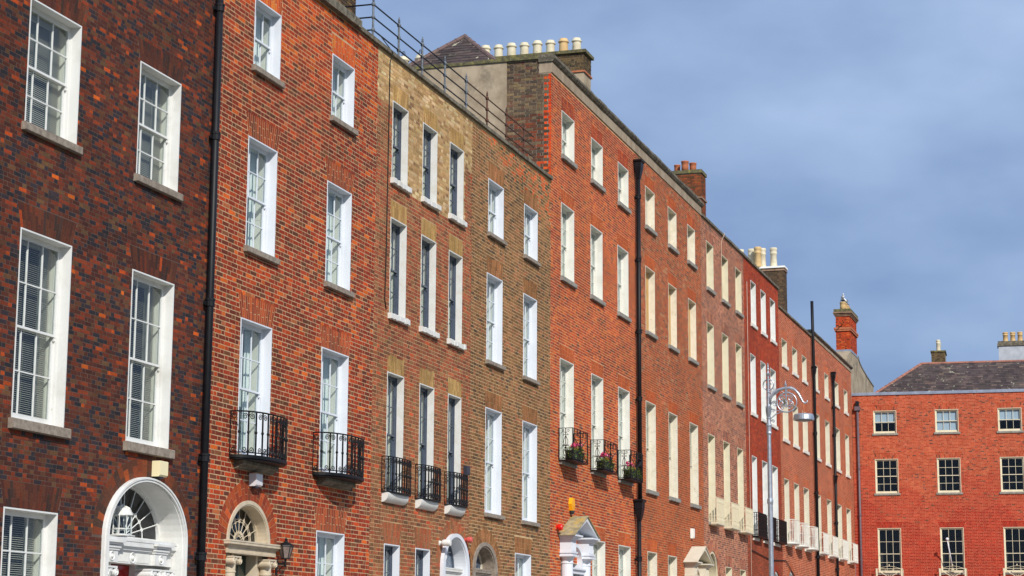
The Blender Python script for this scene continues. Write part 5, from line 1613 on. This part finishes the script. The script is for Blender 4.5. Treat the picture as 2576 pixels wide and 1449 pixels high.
drainpipe('long black drainpipe between the dark brick house and the red brick house', 33.74, 16.89, 0.0, 16.4, 0.073, collars=(3.2, 5.05, 8.02, 11.3, 13.9))
drainpipe('tall black drainpipe with two hoppers between the orange red house and the peeling house', 67.36, 16.86, 6.6, 18.3, 0.078, hoppers=((18.25, 1.25),), collars=(7.9, 10.2, 12.6, 15.2, 17.5))
t = drainpipe('lower black drainpipe running down from the second hopper beside the pedimented white porch', 67.12, 16.84, 0.0, 6.05, 0.078, hoppers=((6.0, 1.35),), collars=(4.6, 2.2))
drainpipe('black soil pipe standing higher than the roof parapet of the salmon houses', 106.28, 16.86, 0.0, 20.3, 0.085, collars=(6.4, 9.8, 13.0, 16.6), hoppers=((16.2, 1.0),), pts=[(0.0, 0, 0.0), (0.0, 0, 16.0), (-0.1, 0, 18.2), (-0.2, 0, 20.3)])
drainpipe('short black drainpipe with a hopper among the windows of the far salmon house', 113.2, 16.86, 0.0, 16.9, 0.08, hoppers=((16.75, 1.1), (10.9, 0.9)), collars=(6.0, 8.6, 13.6, 15.2))
nv = np.array([0.99805, 0.062417])
hv = np.array([0.062417, -0.99805])
pp = np.array([121.56, 17.0]) + hv * 0.34 - nv * 0.11
t = thing('drainpipe', 'grey downpipe with a square hopper at the left end of the broad red brick house', 'drainpipe', (pp[0], pp[1], 0), CR)
MB().tube([(0, 0, 0), (0, 0, 16.1)], 0.075, 10).build('pipe', 'greypipe', t, smooth=True)
MB().box(-0.17, 0.17, -0.14, 0.10, 16.05, 16.3).build('hopper', 'greypipe', t)
MB().box(-0.10, 0.10, -0.10, 0.10, 16.302, 16.62).build('outlet_box', 'pipe', t)
for z in (6.9, 9.6, 12.4):
    MB().lathe([(0.076, 0), (0.095, 0.01), (0.095, 0.12), (0.076, 0.13)], 0, 0, 10, z).build('collar', 'greypipe', t)

# ================================================================ roof railing
t = thing('roof_railing', 'iron roof railing with finialed posts along the parapet of the yellow brick house', 'railing', (42.42, 17.15, 15.92))
px = [0.0, 1.72, 3.40, 5.12, 6.85, 8.65, 10.42, 12.14]
for i, x in enumerate(px):
    pm = MB()
    pm.tube([(x, 0, -0.03), (x, 0, 0.96)], 0.026, 6)
    for z in (0.30, 0.62, 0.94):
        pm.ball((x, 0, z), 0.055, 8, 6)
    n = 26
    for ph in (0, math.pi):
        pm.tube([(x + 0.021 * math.cos(ph + k * 0.75), 0.021 * math.sin(ph + k * 0.75), 0.33 + 0.27 * k / n) for k in range(n + 1)], 0.008, 4)
    pm.lathe([(0.02, 0.96), (0.034, 0.985), (0.02, 1.005), (0.036, 1.03), (0.02, 1.05), (0.032, 1.075), (0.022, 1.10), (0.005, 1.16)], x, 0, 8)
    pm.build('post', 'rail' if i < 5 else 'rust', t, smooth=False)
for z in (0.30, 0.62, 0.94):
    MB().tube([(0, 0, z), (px[4], 0, z)], 0.020, 5).build('rail_bar', 'iron', t)
    MB().tube([(px[4], 0, z), (px[-1] + 1.0, 0, z)], 0.020, 5).build('rail_bar', 'rust', t)
    MB().tube([(0, 0, z), (-0.02, 1.5, z)], 0.020, 5).build('rail_bar', 'iron', t)

# ================================================================ boxes, bells and lamps on the walls
def box_on_wall(name, label, cat, x, z, w, d, hh, mat, slope=0.35, lens=None):
    t = thing(name, label, cat, (x, YW - 0.004, z))
    MB().xprism([(0, -hh / 2), (-d * 0.8, -hh / 2), (-d, -hh / 2 + hh * slope * 0.3), (-d, hh / 2 - 0.01), (-d + 0.012, hh / 2), (0, hh / 2)], -w / 2, w / 2).build('case', mat, t)
    if lens:
        MB().box(-w * 0.25, w * 0.25, -d * 0.7, -d * 0.2, -hh / 2 - 0.035, -hh / 2 - 0.001).build('lens', lens, t)
    else:
        MB().box(-w * 0.4, w * 0.4, -d - 0.004, -d - 0.0005, -hh * 0.32, -hh * 0.28).build('seam', mat, t)
    return t
box_on_wall('alarm_box', 'cream alarm box above the white arch of the red door', 'alarm box', 32.02, 4.77, 0.30, 0.17, 0.28, 'boxcream', lens='boxnavy')
box_on_wall('alarm_box', 'pale grey alarm box hanging below the left bowed balcony of the red house', 'alarm box', 36.08, 4.90, 0.30, 0.16, 0.25, 'boxgrey', lens='boxnavy')
box_on_wall('alarm_box', 'dark blue grey alarm box on the right of the third small black balcony', 'alarm box', 49.05, 6.20, 0.26, 0.10, 0.24, 'boxnavy')
t = thing('alarm_box', 'yellow hexagonal alarm box above the mossy white pediment', 'alarm box', (59.0, YW - 0.004, 5.98))
MB().prism([(-0.10, -0.17), (0.10, -0.17), (0.19, 0.03), (0.11, 0.22), (-0.11, 0.22), (-0.19, 0.03)], -0.11, 0.0).build('case', 'boxyellow', t)
v_ = MB()
for i in range(7):
    v_.box(-0.10, 0.10, -0.114, -0.1105, -0.15 + i * 0.022, -0.142 + i * 0.022)
v_.build('louvre', 'boxyellow', t)
MB().lathe([(0.09, 0), (0.085, -0.05), (0.05, -0.10), (0.01, -0.115)], 0, -0.06, 10, -0.172).build('strobe', 'boxnavy', t)
box_on_wall('alarm_box', 'small white alarm box above the cream pedimented porch', 'alarm box', 76.05, 6.05, 0.26, 0.12, 0.38, 'boxwhite')
def bell(name, label, cat, x, z, r, L, mat):
    t = thing(name, label, cat, (x, YW, z))
    b = MB()
    prof = [(r * 0.5, 0.0), (r * 0.55, L * 0.25), (r * 0.9, L * 0.3), (r, L * 0.45), (r, L * 0.9), (r * 0.9, L), (r * 0.4, L * 1.02)]
    n, vs = 14, []
    for q, l in prof:
        vs += [(q * math.cos(2 * math.pi * i / n), -l, q * math.sin(2 * math.pi * i / n)) for i in range(n)]
    fs = [(k * n + i, k * n + (i + 1) % n, (k + 1) * n + (i + 1) % n, (k + 1) * n + i) for k in range(len(prof) - 1) for i in range(n)]
    b.add(vs, fs + [tuple(range(n)), tuple(range((len(prof) - 1) * n, len(prof) * n))])
    b.build('body', mat, t, smooth=False)
    MB().box(-r * 0.7, r * 0.7, -0.015, -0.001, -r * 0.7, r * 0.7).build('back_plate', mat, t)
bell('wall_light', 'white drum shaped light on the left of the white arch with etched glass', 'wall light', 47.15, 4.22, 0.085, 0.30, 'white')
bell('alarm_bell', 'faded red sounder on the right of the white arch with etched glass', 'alarm bell', 49.10, 4.40, 0.075, 0.20, 'bellpink')
bell('alarm_bell', 'bright red alarm bell beside the mossy white pediment', 'alarm bell', 57.55, 5.22, 0.10, 0.18, 'bellred')

t = thing('wall_lantern', 'black hexagonal lantern on a bracket right of the cream stone doorway', 'lantern', (37.33, 16.79, 3.41))
L = MB()
n = 6
r0, r1 = 0.085, 0.155
for i in range(n):
    a, b = i * math.pi / 3, (i + 1) * math.pi / 3
    L.tube([(r0 * math.cos(a), r0 * math.sin(a), 0), (r1 * math.cos(a), r1 * math.sin(a), 0.24)], 0.009, 4)
    L.tube([(r1 * math.cos(a), r1 * math.sin(a), 0.24), (r1 * 1.15 * math.cos(a), r1 * 1.15 * math.sin(a), 0.285)], [0.010, 0.004], 4)
L.build('frame', 'iron', t)
MB().lathe([(r0 * 0.95, 0.004), (r1 * 0.95, 0.238)], 0, 0, 6).build('glazing', 'lampglass', t)
MB().lathe([(r1 * 1.10, 0.24), (r1 * 1.06, 0.256), (r1 * 0.66, 0.30), (r1 * 0.30, 0.325), (r1 * 0.2, 0.345), (r1 * 0.22, 0.352), (0.02, 0.365), (0.028, 0.385), (0.012, 0.405), (0.003, 0.43)], 0, 0, 6).build('roof', 'iron', t)
b = MB()
b.lathe([(r0 * 1.05, -0.02), (r0 * 1.05, 0.0), (0.04, -0.02)], 0, 0, 6)
b.tube([(0, 0, -0.02), (0, 0, -0.14)], 0.022, 8)
b.ball((0, 0, -0.155), 0.028)
b.tube([(0, 0, -0.10), (0, 0.10, -0.115), (0, 0.19, -0.10)], 0.018, 6)
for i in range(5):
    b.ball((0, 0.03 + 0.035 * i, -0.11), 0.024)
b.tube([(0, 0.185, -0.06), (0, 0.195, -0.30)], [0.03, 0.02], 6)
b.tube([(0, 0.17, -0.28), (0, 0.10, -0.20), (0, 0.03, -0.15)], 0.010, 5)
b.box(-0.045, 0.045, 0.195, 0.206, -0.34, -0.02)
b.build('bracket', 'iron', t)

# ================================================================ flower troughs on the railed balconies
lm = {}
def trough(label, X, seed):
    rg = np.random.default_rng(seed)
    t = thing('flower_trough', label, 'flower trough', (X, 16.72, 7.285), 0, 'flower troughs on the railed balconies')
    tb = MB()
    w, d, hh = 0.58, 0.15, 0.30
    tb.add([(-w * 0.92, -d * 0.8, 0), (w * 0.92, -d * 0.8, 0), (w * 0.92, d * 0.8, 0), (-w * 0.92, d * 0.8, 0), (-w, -d, hh), (w, -d, hh), (w, d, hh), (-w, d, hh)],
           [(0, 3, 2, 1), (4, 5, 6, 7), (0, 1, 5, 4), (1, 2, 6, 5), (2, 3, 7, 6), (3, 0, 4, 7)])
    for z in (0.27, 0.04):
        tb.box(-w * 1.02, w * 1.02, -d * 1.06, d * 1.06, z, z + 0.025)
    tb.build('trough', 'soil', t)
    fb = MB()
    for i in range(900):
        x, y = rg.uniform(-0.72, 0.72), rg.uniform(-0.22, 0.20)
        hang = abs(x) > 0.5 or y < -0.15
        z = hh + 0.02 + rg.uniform(0, 0.16) * (1 - abs(x)) - (rg.uniform(0, 0.30) if hang else 0)
        a, s, tl = rg.uniform(0, 6.28), rg.uniform(0.018, 0.04), rg.uniform(-0.7, 0.7)
        ca, sa = math.cos(a), math.sin(a)
        dx, dy, dz = ca * s, sa * s, tl * s
        fb.add([(x, y, z), (x + dx * 0.6 - sa * s * 0.5, y + dy * 0.6 + ca * s * 0.5, z + dz + 0.006), (x + dx * 1.4, y + dy * 1.4, z + dz * 1.3), (x + dx * 0.6 + sa * s * 0.5, y + dy * 0.6 - ca * s * 0.5, z + dz + 0.006)], [(0, 1, 2, 3)])
    fb.build('foliage', 'leaf', t, kind='stuff')
    for i in range(9):
        cx, cy, cz = rg.uniform(-0.45, 0.50), rg.uniform(-0.12, 0.10), hh + rg.uniform(0.14, 0.27)
        pb = MB()
        for j in range(26):
            v = rg.normal(size=3)
            v /= np.linalg.norm(v)
            c = np.array([cx, cy, cz]) + v * 0.045
            u = np.cross(v, [0.3, 0.5, 0.8])
            u /= np.linalg.norm(u)
            q = np.cross(v, u)
            s = 0.027
            pb.add([c - u * s, c - q * s, c + u * s + v * 0.008, c + q * s], [(0, 1, 2, 3)])
        pb.build('flower_head', 'petal' if rg.random() < 0.75 else 'petal2', t)
trough('black trough of pink flowers in the left railed balcony of the orange red house', 58.55, 3)
trough('black trough of red and pink flowers in the middle railed balcony', 62.19, 4)
trough('black trough of pink flowers in the right railed balcony beside the tall drainpipe', 65.64, 5)

# ================================================================ street lamp
t = thing('street_lamp', 'ornate silver street lamp with a scrolled arm and a round hanging shade', 'street lamp', (54.85, 10.0, 0), -math.pi / 2)
MB().lathe([(0.17, 0), (0.17, 0.25), (0.14, 0.3), (0.13, 1.3), (0.15, 1.34), (0.15, 1.42), (0.09, 1.5), (0.072, 3.0), (0.068, 5.6), (0.082, 5.62), (0.088, 5.68), (0.082, 5.75), (0.064, 5.78), (0.054, 7.55)], 0, 0, 18).build('pole', 'silver', t, smooth=False)
c = MB()
c.lathe([(0.056, 7.55), (0.075, 7.57), (0.078, 7.60), (0.068, 7.64), (0.07, 7.78), (0.088, 7.80), (0.088, 7.83), (0.062, 7.86), (0.05, 7.98), (0.066, 8.0), (0.066, 8.03), (0.052, 8.05), (0.058, 8.2), (0.06, 8.36), (0.046, 8.5), (0.04, 8.72), (0.056, 8.74), (0.056, 8.76), (0.036, 8.78), (0.032, 9.2), (0.05, 9.24), (0.062, 9.28), (0.03, 9.31), (0.022, 9.36), (0.04, 9.40), (0.026, 9.44), (0.034, 9.48), (0.016, 9.52), (0.022, 9.54), (0.004, 9.58)], 0, 0, 16)
c.build('ornamental_shaft', 'silver', t, smooth=False)
for k_ in range(12):
    a = k_ * math.pi / 6
    MB().tube([(0.05 * math.cos(a), 0.05 * math.sin(a), 8.06), (0.068 * math.cos(a), 0.068 * math.sin(a), 8.2), (0.072 * math.cos(a), 0.072 * math.sin(a), 8.3), (0.085 * math.cos(a), 0.085 * math.sin(a), 8.36)], [0.012, 0.016, 0.012, 0.003], 5).build('acanthus_leaf', 'silver', t)
arm = MB()
ap = [(0.02, 0, 8.42), (0.06, 0, 8.60), (0.16, 0, 8.73), (0.30, 0, 8.81), (0.46, 0, 8.85), (0.62, 0, 8.85), (0.74, 0, 8.80), (0.84, 0, 8.70), (0.91, 0, 8.57), (0.96, 0, 8.46), (1.02, 0, 8.41), (1.08, 0, 8.43), (1.10, 0, 8.47), (1.07, 0, 8.49)]
arm.tube(ap, [0.05, 0.05, 0.046, 0.042, 0.04, 0.038, 0.036, 0.034, 0.032, 0.030, 0.026, 0.022, 0.018, 0.014], 8)
arm.build('arm', 'silver', t, smooth=True)
lf = MB()
for i in range(9):
    x0, z0 = 0.60 + 0.042 * i, 8.86 - 0.0055 * i * i
    lf.tube([(x0, 0, z0 + 0.01), (x0 + 0.03, 0.0, z0 + 0.035), (x0 + 0.05, 0, z0 + 0.015)], [0.018, 0.012, 0.003], 5)
for i in range(6):
    lf.tube([(0.05 + 0.03 * i, 0, 8.58 + 0.02 * i), (0.10 + 0.05 * i, 0, 8.86 - 0.012 * i), (0.14 + 0.05 * i, 0, 8.88 - 0.01 * i)], [0.014, 0.012, 0.003], 5)
lf.build('leaf_ornament', 'silver', t)
MB().tube([(0.52 + 0.275 * math.cos(a * math.pi / 18), 0, 8.45 + 0.275 * math.sin(a * math.pi / 18)) for a in range(36)], 0.020, 6, True).build('ring', 'silver', t, smooth=True)
MB().tube([(0.0 + 0.15 * math.cos(a * math.pi / 12), 0.05, 8.97 + 0.15 * math.sin(a * math.pi / 12)) for a in range(24)], 0.018, 6, True).build('ring', 'silver', t, smooth=True)
MB().tube(spiral(0.0, 8.97, 0.075, 0, 1.4, 1, 18, 0.05), 0.0149, 5).build('scroll', 'silver', t)
for s in (-1, 1):
    MB().tube([(0.50, 0, 8.83), (0.50 + s * 0.05, 0, 8.72), (0.50 + s * 0.14, 0, 8.79)], [0.02, 0.014, 0.006], 5).build('scroll', 'silver', t)
    MB().tube([(0.50, 0, 8.62)] + spiral(0.50 + s * 0.12, 8.56, 0.085, math.pi / 2, 1.3, -s, 16), 0.0162, 5).build('scroll', 'silver', t)
    MB().tube([(0.50, 0, 8.38)] + spiral(0.50 + s * 0.13, 8.42, 0.08, -math.pi / 2, 1.3, s, 16), 0.0162, 5).build('scroll', 'silver', t)
    MB().tube([(0.50, 0, 8.32)] + spiral(0.50 + s * 0.09, 8.30, 0.05, math.pi / 2, 1.0, -s, 10), 0.0135, 5).build('scroll', 'silver', t)
MB().tube([(0.50, 0, 8.82), (0.50, 0, 8.30)], [0.03, 0.016], 6).build('scroll', 'silver', t)
MB().ball((0.50, 0, 8.46), 0.035).build('scroll', 'silver', t)
MB().tube([(0.04, 0, 8.36), (0.12, 0, 8.48)] + spiral(0.18, 8.42, 0.075, math.pi / 2, 1.4, -1, 16), 0.0175, 5).build('scroll', 'silver', t)
MB().tube([(0.03, 0, 8.30), (0.14, 0, 8.26), (0.26, 0, 8.22), (0.40, 0, 8.20)], [0.02, 0.014, 0.014, 0.012], 5).build('scroll', 'silver', t)
MB().tube([(0.05, 0, 8.26)] + spiral(0.12, 8.22, 0.045, math.pi / 2, 1.0, -1, 10), 0.0121, 5).build('scroll', 'silver', t)
MB().tube([(0.03, 0, 7.96), (0.09, 0, 8.03), (0.20, 0, 8.12), (0.34, 0, 8.175), (0.48, 0, 8.175)], [0.012, 0.016, 0.016, 0.014, 0.012], 5).build('scroll', 'silver', t)
MB().tube([(0.02, 0, 7.93)] + spiral(0.12, 7.93, 0.05, math.pi, 1.2, -1, 12), 0.0149, 5).build('scroll', 'silver', t)
MB().tube(spiral(-0.05, 8.58, 0.03, 0, 1.0, 1, 8), 0.0121, 5).build('scroll', 'silver', t)

MB().lathe([(0.03, 8.86), (0.045, 8.88), (0.02, 8.90), (0.038, 8.93), (0.04, 8.96), (0.016, 8.99), (0.012, 9.03), (0.002, 9.07)], 0.49, 0, 10).build('finial', 'silver', t)
MB().tube([(0.985, 0, 8.42), (0.985, 0, 8.12)], 0.022, 8).build('hanger', 'terra', t)
MB().lathe([(0.04, 8.13), (0.10, 8.115), (0.255, 8.10), (0.278, 8.07), (0.292, 7.96), (0.292, 7.935), (0.27, 7.93)], 0.985, 0, 28).build('lamp_shade', 'silver', t, smooth=False)
MB().lathe([(0.265, 7.935), (0.22, 7.91), (0.12, 7.895), (0.01, 7.89)], 0.985, 0, 24).build('lamp_glass', 'lampglass', t, smooth=True)

# ================================================================ flagpole and cables
base = np.array([121.56, 17.0])
def cw(v, y, z):
    q = base + hv * v + nv * y
    return (q[0], q[1], z)
b0 = cw(5.74, -0.05, 6.35)
t = thing('flagpole', 'bare white flagpole with a ball tip leaning out from the broad red brick house', 'flagpole', b0)
tip = Vector(cw(5.50, -1.0, 8.14)) - Vector(b0)
MB().tube([(0, 0, 0), tip], [0.045, 0.034], 10).build('pole', 'white2', t, smooth=True)
MB().ball(tuple(tip), 0.095, 12, 8).build('ball', 'white2', t, smooth=True)
MB().box(-0.08, 0.08, -0.08, 0.08, -0.12, 0.06).build('socket', 'cream', t)
def cable(label, pts, r, mat):
    p0 = Vector(pts[0])
    t = thing('cable', label, 'cable', pts[0])
    MB().tube([Vector(p) - p0 for p in pts], r, 5).build('wire', mat, t, smooth=True)
cable('thin black cable running down the left edge of the yellow and brown house', [(42.8, 17.12, 16.2), (43.0, 17.0, 16.0), (43.12, 16.90, 15.84), (43.14, 16.975, 15.6), (43.12, 16.975, 13.0), (43.10, 16.975, 11.0), (43.06, 16.975, 9.75), (43.16, 16.975, 9.52)], 0.013, 'black')
cable('pale cable hanging over the parapet of the pinkish brick house', [(82.95, 16.95, 19.45), (82.85, 16.90, 19.36), (82.45, 16.96, 18.95), (82.40, 16.96, 18.2), (82.46, 16.96, 16.3)], 0.013, 'wire')
cable('thin pale pipe down the left edge of the deep red brick house', [(88.1, 16.965, 18.2), (88.1, 16.965, 12.0), (88.12, 16.965, 6.2), (88.15, 16.965, 2.5)], 0.013, 'wire')
cable('sagging black cable low on the deep red and salmon houses', [(88.2, 16.96, 6.0), (93.0, 16.96, 5.75), (97.0, 16.96, 5.9), (99.5, 16.96, 5.2), (102.5, 16.95, 4.95), (106.2, 16.94, 4.95)], 0.022, 'black')
bpy.context.view_layer.update()
